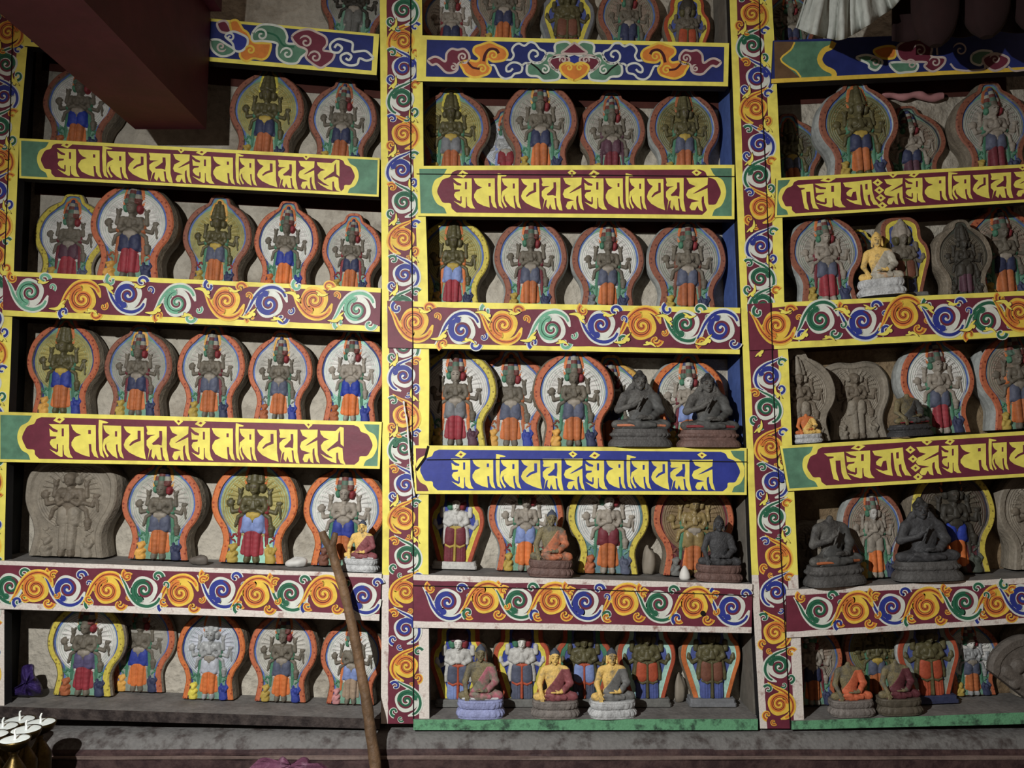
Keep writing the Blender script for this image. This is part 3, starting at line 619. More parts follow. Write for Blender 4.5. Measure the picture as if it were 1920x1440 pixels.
# ---- the standing many-armed figure
armsA = []
for s in (1, -1):
    armsA += [(s*.108,.735,.038,s*.135,.66,.031,.026,.9),(s*.135,.66,.031,s*.15,.61,.027,.022,.9),
              (s*.13,.735,.024,s*.185,.685,.024,.012,.95),(s*.185,.685,.025,s*.172,.81,.020,.014,.95),(s*.172,.81,.027,s*.195,.86,.012,.018,.85),(s*.165,.83,.012,s*.15,.86,.009,.03,.8),
              (s*.15,.61,.022,s*.255,.585,.025,.012,.95),(s*.255,.585,.025,s*.272,.65,.019,.014,.95),
              (s*.125,.565,.027,s*.185,.525,.023,.010,.95),(s*.185,.525,.023,s*.202,.45,.020,.012,.95),(s*.202,.45,.024,s*.213,.415,.013,.012,.85),
              (s*.135,.645,.029,s*.105,.595,.027,.036,.9),(s*.105,.595,.026,s*.015,.64,.021,.052,.9)]
armsA += [(-.285,.69,.05,-.28,.70,.045,.012,.7), (.285,.69,.032,.305,.70,.025,.012,.7), (.30,.66,.020,.315,.52,.010,.010,.8), (.215,.395,.042,.215,.36,.033,.014,.8), (.215,.335,.028,.215,.325,.028,.012,.7)]
bodyA = [(-.062,.712,.058,.062,.712,.058,.030,.6),(0,.67,.085,0,.60,.080,.022,.5),(0,.53,.08,0,.50,.085,.016,.5),(0,.79,.027,0,.765,.032,.045,.8),
         (-.052,.70,.031,-.046,.685,.027,.062,.6),(.052,.70,.031,.046,.685,.027,.062,.6),
         (0,.888,.062,0,.850,.050,.060,.85),(0,.852,.010,0,.878,.006,.112,.9),(-.026,.898,.015,-.021,.898,.013,.096,.8),(.026,.898,.015,.021,.898,.013,.096,.8),(-.012,.830,.008,.012,.830,.008,.099,.8),(0,.815,.015,0,.812,.013,.085,.8),
         (-.012,.645,.028,-.006,.72,.013,.074,.85),(.014,.645,.028,.008,.72,.013,.074,.85),
         (-.055,.03,.034,-.05,.055,.034,.03,.8),(.055,.03,.034,.05,.055,.034,.03,.8)]
def faceA(x, h):
    r = ((np.hypot(x / .064, (h - .868) / .080)) < 1).astype(int)
    for ex in (-.024, .024):
        r[np.hypot((x - ex) / .016, (h - .884) / .0055) < 1] = 2; r[np.hypot((x - ex) / .019, (h - .906 + (x - ex) ** 2 * 18) / .0035) < 1] = 2
    r[np.hypot(x / .012, (h - .829) / .0045) < 1] = 2
    return r
v, f, mi = hf(bodyA + armsA, cell=.0066, sharp=260., faces=faceA); PM['figA'] = slots_mesh('figure', v, f, mi, 3)
v, f, mi = hf([(.092,.880,.036,.088,.848,.030,.040,.85)]); PM['sideR'] = slots_mesh('side_face', v, f, None, 1)
v, f, mi = hf([(-.088,.886,.030,-.085,.860,.026,.030,.85)]); PM['sideL'] = slots_mesh('side_face', v, f, None, 1)
crown = []
for k, (h, r) in enumerate(((.965,.05),(1.02,.045),(1.07,.039),(1.115,.033),(1.155,.026))):
    crown += [(0,h,r,0,h+.018,r*.9,.050-.005*k,.8)] + ([(s*(.074-.009*k),h,r*.72,s*(.072-.009*k),h+.016,r*.62,.030-.003*k,.8) for s in (1, -1)] if k < 4 else [])
crown += [(-.075,.938,.015,.075,.938,.015,.062,.85)]
def faceCr(x, h): return np.clip(((h - .895) / .055).astype(int), 0, 4) % 5 + np.where(np.abs(x) > .04, 1, 0) * 0
v, f, mi = hf(crown, cell=.008, faces=lambda x, h: (np.clip(((h - .945) / .05).astype(int), 0, 4) + np.where(x > .042, 2, np.where(x < -.042, 1, 0))) % 5); PM['crown'] = slots_mesh('crown', v, f, mi, 5)
v, f, mi = hf([(-.085,.97,.055,-.05,1.12,.06,.003,.10),(.085,.97,.055,.05,1.12,.06,.003,.10),(0,1.0,.07,0,1.17,.06,.003,.10),(-.10,.93,.035,-.085,1.05,.04,.003,.1),(.10,.93,.035,.085,1.05,.04,.003,.1)]); PM['arch'] = slots_mesh('crown_backing', v, f, None, 1)
v, f, mi = hf([(-.058,.50,.07,-.062,.40,.066,.03,.55),(.058,.50,.07,.062,.40,.066,.03,.55),(-.06,.47,.045,-.06,.45,.04,.052,.5),(.06,.47,.045,.06,.45,.04,.052,.5),(-.10,.50,.03,-.135,.355,.02,.008,.6),(.10,.50,.03,.135,.355,.02,.008,.6)]); PM['skirt'] = slots_mesh('skirt', v, f, None, 1)
v, f, mi = hf([(-.048,.36,.046,-.045,.10,.040,.028,.7),(.048,.36,.046,.045,.10,.040,.028,.7)], ripple=lambda x, h: .0012 * np.cos(h * 2 * math.pi / .062) * (np.abs(x) < .1)); PM['legs'] = slots_mesh('leggings', v, f, None, 1)
for k, q in (('R', 1), ('L', -1)):
    v, f, mi = hf([(q*.088,.345,.020,q*.105,.12,.034,.004,.22)]); PM['trail' + k] = slots_mesh('trailing_cloth', v, f, None, 1)
v, f, mi = hf([(-.05,.555,.034,.05,.555,.034,.052,.6),(0,.55,.05,0,.53,.04,.05,.5)]); PM['belt'] = slots_mesh('belly_cloth', v, f, None, 1)
v, f, mi = hf([(.125,.72,.03,.15,.60,.03,.03,.5),(.135,.56,.036,.16,.34,.026,.004,.4),(.16,.34,.024,.165,.2,.018,.002,.4)]); PM['scarfR'] = slots_mesh('scarf', v, f, None, 1)
v, f, mi = hf([(-.125,.72,.03,-.15,.60,.03,.03,.5),(-.135,.56,.036,-.16,.34,.026,.004,.4),(-.16,.34,.024,-.165,.2,.018,.002,.4)]); PM['scarfL'] = slots_mesh('scarf', v, f, None, 1)
def squig(s):
    p = [(.19,.30),(.205,.325),(.23,.32),(.235,.295),(.255,.285),(.275,.30),(.272,.325),(.245,.262),(.22,.255),(.205,.235)]
    return [(s*p[i][0],p[i][1],.011,s*p[i+1][0],p[i+1][1],.010,.004,.9) for i in range(6)] + [(s*p[i][0],p[i][1],.010,s*p[i+1][0],p[i+1][1],.009,.004,.9) for i in (7,8)]
for k, s in (('R', 1), ('L', -1)):
    v, f, mi = hf(squig(s), cell=.0075); PM['cloud' + k] = slots_mesh('cloud_relief', v, f, None, 1)
v, f, mi = hf([(-.23,.07,.05,-.225,.03,.06,.02,.5),(-.225,.15,.028,-.225,.145,.026,.034,.8),(-.25,.18,.02,-.205,.185,.03,.024,.6),(-.28,.19,.01,-.25,.185,.014,.02,.6),(-.265,.10,.018,-.28,.06,.016,.034,.7),(-.19,.10,.018,-.215,.065,.016,.044,.7)]); PM['attL'] = slots_mesh('attendant', v, f, None, 1)
v, f, mi = hf([(.215,.075,.05,.225,.03,.06,.02,.5),(.225,.145,.03,.225,.14,.028,.034,.8),(.19,.165,.014,.18,.20,.012,.022,.7),(.255,.12,.02,.285,.165,.016,.028,.7),(.285,.165,.016,.27,.20,.012,.024,.7),(.175,.10,.018,.165,.15,.016,.024,.7)]); PM['attR'] = slots_mesh('attendant', v, f, None, 1)
# ---- the robed figure of the three-lobed plaques
FB = FY
bodyB = [(-.105,.885,.065,.105,.885,.065,.05,.55),(-.075,.80,.09,.075,.80,.09,.045,.5),(0,.72,.10,0,.67,.115,.03,.4),(-.07,.83,.05,-.06,.81,.045,.09,.5),(.07,.83,.05,.06,.81,.045,.09,.5),
         (0,1.075,.075,0,1.025,.060,.085,.9),(0,1.03,.011,0,1.065,.007,.158,.9),(-.03,1.08,.018,-.024,1.08,.016,.132,.7),(.03,1.08,.018,.024,1.08,.016,.132,.7),(-.016,.998,.009,.016,.998,.009,.142,.8),(0,.978,.020,0,.972,.018,.118,.8),(0,.96,.04,0,.93,.045,.07,.7),
         (-.018,.76,.040,-.008,.85,.018,.10,.8),(.018,.76,.040,.008,.85,.018,.10,.8)]
for s in (1, -1):
    bodyB += [(s*.165,.885,.05,s*.20,.79,.042,.03,.9),(s*.20,.77,.042,s*.115,.72,.038,.06,.8),(s*.115,.72,.036,s*.03,.76,.03,.085,.8),
              (s*.20,.85,.034,s*.255,.88,.034,.015,.9),(s*.255,.87,.038,s*.25,.98,.042,.018,.9),
              (s*.20,.72,.034,s*.32,.66,.030,.012,.9),(s*.32,.66,.029,s*.375,.73,.026,.012,.9),(s*.375,.74,.042,s*.38,.79,.026,.012,.8),
              (s*.175,.69,.044,s*.215,.52,.038,.02,.9),(s*.215,.52,.038,s*.215,.42,.034,.02,.9)]
def faceB(x, h):
    r = ((np.hypot(x / .082, (h - 1.048) / .105)) < 1).astype(int)
    for ex in (-.032, .032):
        r[np.hypot((x - ex) / .020, (h - 1.065) / .007) < 1] = 2; r[np.hypot((x - ex) / .024, (h - 1.093 + (x - ex) ** 2 * 12) / .0045) < 1] = 2
    r[np.hypot(x / .015, (h - .998) / .006) < 1] = 2
    return r
v, f, mi = hf(bodyB, cell=.008, sharp=170., faces=faceB); PM['figB'] = slots_mesh('figure', v, f, mi, 3)
v, f, mi = hf([(-.085,.62,.10,-.09,.46,.10,.05,.45),(.085,.62,.10,.09,.46,.10,.05,.45)], cell=.011, sharp=90); PM['robeU'] = slots_mesh('upper_robe', v, f, None, 1)
v, f, mi = hf([(-.09,.40,.10,-.10,.17,.10,.03,.4),(.09,.40,.10,.10,.17,.10,.03,.4)], cell=.011, sharp=90, ripple=lambda x, h: .004 * np.cos(x * 2 * math.pi / .045)); PM['robeL'] = slots_mesh('lower_robe', v, f, None, 1)
v, f, mi = hf([(0,.66,.016,0,.14,.018,.09,.6),(-.16,.385,.018,-.09,.355,.02,.07,.6),(-.09,.355,.02,0,.385,.018,.075,.6),(.16,.385,.018,.09,.355,.02,.07,.6),(.09,.355,.02,0,.385,.018,.075,.6),(-.09,.675,.026,.09,.675,.026,.075,.5)], cell=.010, sharp=110); PM['sash'] = slots_mesh('sash', v, f, None, 1)
v, f, mi = hf([(0,1.16,.085,0,1.22,.08,.07,.7),(-.10,1.15,.065,-.09,1.2,.06,.05,.7),(.10,1.15,.065,.09,1.2,.06,.05,.7),(0,1.28,.07,0,1.33,.06,.055,.7),(-.07,1.27,.05,-.065,1.3,.045,.04,.7),(.07,1.27,.05,.065,1.3,.045,.04,.7),(0,1.38,.04,0,1.40,.03,.04,.7),(-.1,1.105,.02,.1,1.105,.02,.09,.7)], cell=.011, sharp=90); PM['crownB'] = slots_mesh('crown', v, f, None, 1)
for k, s in (('R', 1), ('L', -1)):
    v, f, mi = hf([(s*.112,1.06,.055,s*.108,1.015,.045,.05,.85)], cell=.011, sharp=90); PM['sideB' + k] = slots_mesh('side_face', v, f, None, 1)
def plinth_mesh():
    m = Mesh(); w0, w1 = .40, .38
    rows = []
    for ww, y, h in ((w0, -.10, 0), (w0, -.10, .045), (w1, -.085, .055), (w1, -.085, .10), (w1 * .97, -.07, .115)):
        rows.append([(-ww, .2, h), (-ww, y + .03, h), (-ww + .03, y, h), (ww - .03, y, h), (ww, y + .03, h), (ww, .2, h)])
    m.grid(rows, 'clay', closed_u=True); m.face(list(reversed(rows[0])), 'clay'); m.face(rows[-1], 'clay')
    return slots_mesh('plinth', m.v, m.f, None, 1, False)
PM['plinth'] = plinth_mesh()
# ---- colours of the plaques
C = lambda n, c, **k: mat(n, c, k.pop('rough', .62), k.pop('dirt', .3), k.pop('scale', 5.), k.pop('bump', .25), **k)
dotted('rim_orange', (198, 104, 66), (120, 34, 26)); dotted('rim_dull', (150, 88, 66), (92, 44, 38)); dotted('rim_yellow', (216, 196, 70), (120, 100, 40)); dotted('rim_bright', (220, 116, 56), (150, 50, 26)); dotted('rim_gold', (220, 168, 70), (150, 90, 40))
C('side_clay', (136, 124, 106), dirt=.45, bump=.7); C('side_pale', (176, 180, 176), dirt=.4)
C('line_blue', (86, 112, 190), dirt=.4); C('line_deep', (42, 52, 130)); C('line_dark', (52, 54, 70))
C('halo_white', (210, 208, 202), dirt=.22); C('halo_grey', (158, 153, 143), dirt=.3); C('halo_mid', (186, 182, 172), dirt=.3); C('halo_gold', (168, 156, 86), dirt=.35, rough=.5); C('halo_olive', (120, 110, 66), dirt=.35, rough=.5); C('halo_dark', (92, 84, 70), dirt=.35); C('halo_brown', (134, 112, 78), dirt=.35); C('halo_silver', (186, 190, 200), rough=.4, dirt=.25); C('halo_tan', (142, 124, 108), dirt=.3)
C('ground_green', (112, 158, 134)); C('ground_mint', (150, 208, 184)); C('ground_grey', (140, 150, 138)); C('ground_teal', (92, 132, 142)); C('ground_maroon', (92, 44, 50)); C('ground_pale', (172, 180, 172)); C('ground_dark', (70, 76, 66))
C('body_clay', (112, 104, 90), dirt=.38); C('body_olive', (94, 88, 56), dirt=.4, rough=.5); C('body_white', (196, 194, 188), dirt=.35); C('body_silver', (168, 170, 170), dirt=.4, rough=.4); C('body_dark', (62, 58, 50), dirt=.35); C('body_gold', (150, 128, 80), dirt=.4, rough=.4); C('body_pale', (158, 148, 134), dirt=.4)
C('face_white', (222, 220, 212), dirt=.15); C('raw_clay', (142, 132, 116), dirt=.32, bump=.6); C('raw_dark', (104, 96, 88), dirt=.35, bump=.6)
C('red', (140, 44, 50)); C('green', (70, 128, 98)); C('blue', (50, 66, 160)); C('grey_blue', (88, 94, 116), dirt=.35); C('light_blue', (128, 148, 204)); C('dark_blue', (54, 60, 92)); C('vivid_blue', (40, 62, 168)); C('maroon', (118, 44, 54)); C('purple_blue', (96, 88, 128)); C('plum', (92, 58, 72))
C('orange', (214, 114, 56)); C('vivid_orange', (226, 118, 54)); C('dull_orange', (176, 96, 56)); C('legs_red', (160, 52, 62)); C('legs_tan', (166, 142, 118)); C('amber', (226, 166, 72)); C('ochre', (184, 156, 66)); C('grey_cloth', (120, 122, 126)); C('brown', (122, 74, 56)); C('rust', (184, 78, 48)); C('pale_mint', (170, 214, 198)); C('field_blue', (78, 92, 160)); C('yellow', (222, 206, 70)); C('grey', (112, 112, 108)); C('pink', (196, 132, 132)); C('black_clay', (62, 60, 60), dirt=.3, bump=.5)
C('crown_green', (84, 112, 94), dirt=.35); C('crown_red', (116, 62, 56), dirt=.35); C('crown_cream', (160, 158, 142), dirt=.35); C('crown_blue', (64, 70, 112), dirt=.35); C('eye_dark', (78, 68, 60), dirt=.1); C('leg_orange', (190, 104, 54), dirt=.35); C('raw_fig', (118, 106, 90), dirt=.35, bump=.6)
CR = ['body_clay', 'crown_green', 'crown_red', 'crown_cream', 'crown_blue']
BASE = dict(side='side_clay', rim='rim_orange', line='line_blue', halo='halo_grey', ground='ground_green', body='body_clay', face=None, crown=CR, skirt='grey_blue', legs='orange', arch='orange', belt='body_pale', scarf='green', sl='green', sr='red', cloud='green', al='ochre', ar='dark_blue')
HN = {'halo_white': 'white', 'halo_grey': 'grey', 'halo_mid': 'pale grey', 'halo_gold': 'gold', 'halo_olive': 'olive gold', 'halo_dark': 'dark', 'halo_brown': 'brown gold', 'halo_silver': 'silvery', 'halo_tan': 'tan'}
RN = {'rim_orange': 'orange', 'rim_dull': 'dull orange', 'rim_yellow': 'yellow', 'rim_bright': 'bright orange', 'rim_gold': 'amber'}
ORD = ['first', 'second', 'third', 'fourth', 'fifth', 'sixth', 'seventh', 'eighth']
ROWN = ['top', 'second', 'third', 'fourth', 'fifth', 'bottom']; BAYN = {'L': 'left', 'M': 'middle', 'R': 'right'}
GROUP = 'moulded clay plaques on the shelves'
def place(bay, row, cx, wpx, hs, yfront, lean=0., basepx=None):
    f, s = shelf_line(bay, row)
    b = RAILS[bay + str(row)]; py = b.uv((cx - b.c[0][0]) / (b.c[1][0] - b.c[0][0]), 0)[1] - 20
    p = P(cx, py, yfront); X = p.x
    d = (p - EYE).dot(Vector((0, cp, sp))); W = wpx * d / F
    return X, f(X), W, -math.atan(s) + lean
def plaque(bay, row, idx, cx, wpx, kind='A', hs=1., dy=0., label=None, lean=0., thin=False, ys=1., **kw):
    c = dict(BASE); c.update(kw)
    yb = WALL_Y - .003 - dy; th = (.15 if thin else .33) * ys
    for _ in range(2):
        X, Z, W, tilt = place(bay, row, cx, wpx, hs, yb - th * .2 if _ == 0 else yb - th * W, lean)
    where = f"{ORD[idx]} from left, {ROWN[row]} shelf, {BAYN[bay]} bay"
    if label is None: label = f"clay plaque, {HN[c['halo']]} halo, {RN.get(c['rim'], 'dark')} rim, {where}"
    else: label = f"{label}, {where}"
    Z += abs(math.sin(tilt)) * .41 * W + .0006
    o = empty('votive_plaque', (X, yb - th * W, Z), label, 'plaque', GROUP, (0, tilt, 0)); o.scale = (W, W * ys, W * hs)
    pt = lambda name, key, mats, par=None: put(name, PM[key], mats, par or o)
    if kind == 'A':
        sl = pt('slab', 'slabAt' if thin else 'slabA', [c['side'], c['rim'], c['line'], c['ground']]); pt('halo', 'halo', [c['halo']], sl); pt('crown_backing', 'arch', [c['arch']], sl)
        fg = pt('figure', 'figA', [c['body'], c['face'] or c['body'], 'eye_dark']); pt('crown', 'crown', c['crown'], fg)
        pt('side_face', 'sideL', [c['sl']], fg); pt('side_face', 'sideR', [c['sr']], fg); pt('skirt', 'skirt', [c['skirt']], fg); pt('leggings', 'legs', ['leg_orange' if c['legs'] == 'orange' else c['legs']], fg); pt('belly_cloth', 'belt', [c['belt']], fg)
        for s in 'LR': pt('trailing_cloth', 'trail' + s, [c['legs']], fg)
        for s in 'LR':
            pt('scarf', 'scarf' + s, [c['scarf']], fg); pt('cloud_relief', 'cloud' + s, [c['cloud']], sl)
        pt('attendant', 'attL', [c['al']]); pt('attendant', 'attR', [c['ar']])
    elif kind == 'C':      # unpainted, crown lost
        r = c['raw']
        sl = pt('slab', 'slabCt' if thin else c.get('slab', 'slabC'), [r] * 4); pt('halo', 'halo', [r], sl); fg = pt('figure', 'figA', ['raw_fig' if r == 'raw_clay' else r] * 3); pt('skirt', 'skirt', [r], fg); pt('leggings', 'legs', [r], fg)
        if c.get('slab') == 'slabA': pt('crown', 'crown', [r] * 5, fg)
        pt('side_face', 'sideL', [r], fg); pt('side_face', 'sideR', [r], fg); pt('attendant', 'attL', [r]); pt('attendant', 'attR', [r])
        for s in 'LR': pt('cloud_relief', 'cloud' + s, [r], sl)
    elif kind == 'B':
        pt('slab', 'slabBt' if thin else 'slabB', [c['side'], c['rim'], c['inner'], c['field']]); fg = pt('figure', 'figB', [c['body'], c['face'] or c['body'], 'eye_dark'])
        pt('crown', 'crownB', [c['crownB']], fg); pt('side_face', 'sideBL', [c['sl']], fg); pt('side_face', 'sideBR', [c['sr']], fg)
        pt('upper_robe', 'robeU', [c['robe']], fg); pt('lower_robe', 'robeL', [c['robe2']], fg); pt('sash', 'sash', [c['sash']], fg); pt('plinth', 'plinth', [c['plinth']])
    return o
def D(*ds, **kw):
    r = {}
    for d in ds: r.update(d)
    r.update(kw); return r
W_ = D(halo='halo_white'); MID = D(halo='halo_mid'); GOLD = D(halo='halo_gold', body='body_olive', crown=['body_olive'] * 5, sl='body_olive', sr='body_olive', belt='ochre'); OL = D(GOLD, halo='halo_olive')
DULL = D(rim='rim_dull')
def row(bay, r, items):
    """small overlaps of neighbours are taken up by a hair less width and a nudge; real overlaps stand one before the other (dy, thin)"""
    it = [[cx, w_, dict(kw), cx] for cx, w_, kw in items]
    lv = lambda q: 2 if q[2].get('dy', 0) > .03 else 0 if q[2].get('thin') else 1
    gap = lambda a, b: 0 if {lv(a), lv(b)} == {0, 2} else min(0, (b[0] - b[1] * .5) - (a[0] + a[1] * .5) - 12)
    K = [1.] * len(it)
    for n, (a, b) in enumerate(zip(it, it[1:])):
        k = max(.935, 1 + gap(a, b) / (a[1] * .5 + b[1] * .5)); K[n] = min(K[n], k); K[n + 1] = min(K[n + 1], k)
    for q, k in zip(it, K): q[1] *= k; q[2]['hs'] = q[2].get('hs', 1.) / k
    for _ in range(12):
        for a, b in zip(it, it[1:]):
            g = gap(a, b)
            if g < 0: a[0] = max(a[3] - 8, a[0] + g * .5); b[0] = min(b[3] + 8, b[0] - g * .5)
    it = [q[:3] for q in it]
    for i, (cx, w_, kw) in enumerate(it): plaque(bay, r, i, cx, w_, **kw)
B0 = D(kind='B', crownB='body_dark', inner='yellow', field='field_blue', body='body_olive', sl='body_olive', sr='body_olive', robe='brown', robe2='brown', sash='body_olive', plinth='grey')
row('L', 0, [(657, 128, D(DULL, halo='halo_grey', body='body_dark', skirt='grey', legs='grey', scarf='ground_green', al='ground_green', ar='ground_green', label='plaque with dark grey figure on green ground'))])
row('L', 1, [(141, 138, D(W_, line='line_blue', skirt='vivid_blue', rim='rim_dull', al='dull_orange')), (492, 146, D(GOLD, arch='yellow', skirt='dark_blue', legs='dull_orange', rim='rim_dull')), (636, 134, D(DULL, MID, skirt='dark_blue', legs='dull_orange', arch='dull_orange'))])
row('L', 2, [(124, 132, D(W_, rim='rim_yellow', thin=True, ys=.6, skirt='plum', legs='legs_red', scarf='maroon', al='ochre', ar='grey_blue')), (238, 154, D(W_, dy=.031, legs='legs_red', skirt='dark_blue', al='amber', cloud='dull_orange', scarf='dull_orange')), (408, 136, D(GOLD, rim='rim_dull', skirt='grey_blue', arch='amber', cloud='red')), (531, 127, D(W_, hs=1.04, line='line_deep', skirt='blue', legs='vivid_orange', al='orange', ar='blue', dy=.006)), (647, 118, D(MID, skirt='dark_blue', legs='orange', cloud='red', scarf='red'))])
row('L', 3, [(119, 144, D(GOLD, line='line_deep', skirt='blue', arch='orange', al='amber', ar='blue')), (252, 134, D(DULL, halo='halo_grey', arch='amber', skirt='dark_blue', scarf='maroon', al='ochre')), (398, 134, D(MID, hs=1.03, scarf='maroon', arch='amber', cloud='green')), (519, 127, D(MID, hs=1.03, arch='amber', ground='ground_pale', cloud='grey', ar='blue', al='dull_orange', dy=.006)), (647, 138, D(W_, line='line_deep', face='face_white', skirt='vivid_blue', legs='vivid_orange', body='body_pale', ground='ground_mint', ar='blue', al='dull_orange', cloud='ground_mint'))])
row('L', 4, [(122, 168, D(kind='C', raw='raw_clay', label='unpainted grey clay plaque with broken top', hs=.98)), (295, 148, D(MID, arch='amber', ground='ground_green', al='amber', ar='dark_blue')), (470, 160, D(GOLD, rim='rim_bright', skirt='light_blue', legs='legs_red', scarf='red', ground='ground_mint', arch='vivid_orange', al='ochre', ar='ochre', cloud='red')), (640, 152, D(W_, rim='rim_bright', body='body_pale', face='body_pale', skirt='blue', cloud='green', al='brown'))])
row('L', 5, [(152, 142, D(W_, dy=.034, thin=True, rim='rim_yellow', skirt='purple_blue', legs='legs_red', al='dull_orange', arch='amber')), (262, 138, D(DULL, halo='halo_grey', rim='rim_orange', skirt='blue', legs='vivid_orange', al='amber', ground='ground_grey', thin=True, ys=.6)), (393, 135, D(halo='halo_silver', body='body_silver', skirt='halo_silver', legs='vivid_orange', crown=['body_silver'] * 5, sl='body_silver', sr='body_silver', rim='rim_bright', line='line_deep', ar='blue', al='yellow')), (525, 135, D(MID, body='body_clay', skirt='grey_blue', legs='vivid_orange', ar='blue', al='ochre', ground='ground_grey')), (648, 126, D(W_, face='face_white', skirt='light_blue', legs='legs_tan', scarf='orange', ground='ground_green', al='pink', ar='light_blue', dy=.006))])
row('M', 0, [(845, 118, D(W_, dict(thin=True), DULL, body='body_pale', skirt='dark_blue', legs='dark_blue', scarf='red')), (951, 130, D(dy=.04, halo='halo_tan', skirt='dark_blue', legs='orange', rim='rim_dull')), (1070, 108, D(B0, side='side_pale', rim='grey_cloth', robe='brown', robe2='brown', label='lobed plaque with brown-robed figure on blue field')), (1180, 122, D(DULL, halo='halo_tan', skirt='dark_blue', legs='dark_blue', line='line_blue')), (1279, 92, D(B0, rim='rust', robe='rust', robe2='rust', body='body_clay', label='lobed plaque with rust-robed figure and yellow rim'))])
row('M', 1, [(846, 140, D(GOLD, dy=.033, thin=True, rim='rim_dull', skirt='grey_cloth', legs='dull_orange', arch='yellow')), (949, 112, D(thin=True, ys=.6, halo='halo_silver', body='body_silver', line='line_deep', skirt='red', legs='legs_red', scarf='light_blue', rim='rim_dull')), (1022, 146, D(halo='halo_grey', rim='rim_dull', skirt='dark_blue', legs='orange', arch='amber', dy=.04)), (1142, 132, D(DULL, halo='halo_grey', skirt='plum', legs='maroon', scarf='plum', arch='dull_orange')), (1277, 138, D(OL, rim='rim_dull', skirt='grey_blue', legs='dull_orange', arch='dull_orange', side='side_pale'))])
row('M', 2, [(850, 142, D(GOLD, rim='rim_yellow', skirt='light_blue', legs='legs_red', scarf='orange', arch='orange')), (996, 144, D(MID, rim='rim_dull', scarf='maroon', side='side_pale')), (1135, 142, D(MID, halo='halo_white', rim='rim_dull', scarf='green', side='side_pale', al='grey_cloth')), (1288, 146, D(halo='halo_grey', rim='rim_dull', legs='dull_orange', scarf='brown', side='side_pale'))])
row('M', 3, [(853, 150, D(W_, dy=.033, thin=True, rim='rim_yellow', face='body_pale', legs='legs_red', scarf='orange', skirt='grey_cloth', al='ochre', ar='plum', ground='ground_pale')), (957, 144, D(W_, thin=True, ys=.6, legs='orange', scarf='dull_orange', al='amber', ground='ground_pale', ar='blue', cloud='dull_orange')), (1076, 148, D(W_, line='line_blue', legs='orange', al='amber', scarf='green', cloud='brown', dy=.04)), (1146, 134, D(W_, thin=True, rim='rim_gold', legs='orange', skirt='dark_blue')), (1292, 140, D(MID, rim='rim_bright', face='face_white', body='body_pale', skirt='light_blue', side='side_pale', cloud='maroon', scarf='maroon'))])
WB = D(kind='B', crownB='plum', body='body_white', face='face_white', sl='green', sr='red', inner='yellow', field='blue', rim='rust', plinth='grey', sash='rust')
row('M', 4, [(860, 112, D(WB, robe='maroon', robe2='maroon', sash='ochre', plinth='body_white', label='lobed plaque, white figure in maroon robe')), (976, 148, D(W_, face='body_pale', body='body_pale', rim='rim_orange', skirt='light_blue', legs='vivid_orange', side='side_pale', al='ochre', cloud='red')), (1139, 152, D(W_, rim='rim_yellow', line='ground_teal', face='face_white', body='body_pale', skirt='maroon', legs='orange', ground='ground_teal', al='dull_orange', ar='grey_blue', sr='red', cloud='ground_green')), (1300, 152, D(halo='halo_brown', body='body_gold', rim='rim_orange', line='maroon', skirt='body_gold', legs='orange', ground='ground_maroon', crown=['body_gold'] * 5, sl='body_gold', sr='body_gold', arch='rust', cloud='brown', ar='brown', al='grey'))])
OB = D(kind='B', crownB='body_dark', body='body_olive', sl='body_olive', sr='body_olive', field='field_blue', inner='pale_mint', rim='rust', plinth='grey', sash='body_olive')
row('M', 5, [(859, 108, D(WB, robe='grey_blue', robe2='light_blue', label='lobed plaque with white figure in blue robe')), (979, 110, D(WB, robe='grey_blue', robe2='grey_blue', label='lobed plaque with white figure in grey blue robe')), (1097, 110, D(OB, inner='green', robe='light_blue', robe2='grey_blue', sash='rust', label='lobed plaque with olive figure in blue robe')), (1216, 116, D(OB, robe='rust', robe2='field_blue', label='lobed plaque, olive figure in orange and blue robe')), (1332, 118, D(OB, rim='orange', robe='brown', robe2='field_blue', plinth='grey_cloth', label='lobed plaque, olive figure in brown and blue robe'))])
row('R', 0, [(1487, 104, D(DULL, halo='halo_dark', body='body_clay', skirt='dark_blue', legs='plum'))])
row('R', 1, [(1489, 116, D(OL, thin=True, halo='halo_dark', rim='rim_dull', skirt='grey_blue', legs='orange', arch='dull_orange')), (1620, 148, D(OL, rim='rim_dull', skirt='dark_blue', legs='orange', arch='orange', side='side_pale', dy=.04)), (1713, 134, D(DULL, halo='halo_tan', body='body_pale', skirt='dark_blue', legs='plum', line='line_dark', arch='line_dark', thin=True, hs=.87)), (1873, 140, D(DULL, halo='halo_grey', body='body_pale', skirt='grey_blue', legs='maroon', arch='dull_orange'))])
row('R', 2, [(1556, 138, D(dy=.04, halo='halo_grey', line='line_blue', rim='rim_dull', body='body_pale', legs='legs_red', scarf='maroon', side='side_pale')), (1621, 112, D(W_, rim='rim_yellow', thin=True)), (1708, 108, D(B0, rim='rim_dull', body='body_clay', crownB='body_pale', robe='brown', robe2='dark_blue', dy=.04, label='lobed plaque, brown-robed figure, dull yellow rim')), (1806, 114, D(dy=.04, halo='halo_dark', rim='side_clay', body='body_dark', skirt='body_dark', legs='plum', crown=['body_dark'] * 5, sl='body_dark', sr='body_dark', arch='body_dark', ground='ground_dark', scarf='body_dark', belt='body_dark', al='body_dark', ar='body_dark', line='body_dark', cloud='body_dark', label='dark clay plaque with dark figure')), (1890, 142, D(MID, halo='halo_tan', line='line_blue', skirt='dark_blue', legs='orange', thin=True))])  # fourth plaque coloured dark nearly all over
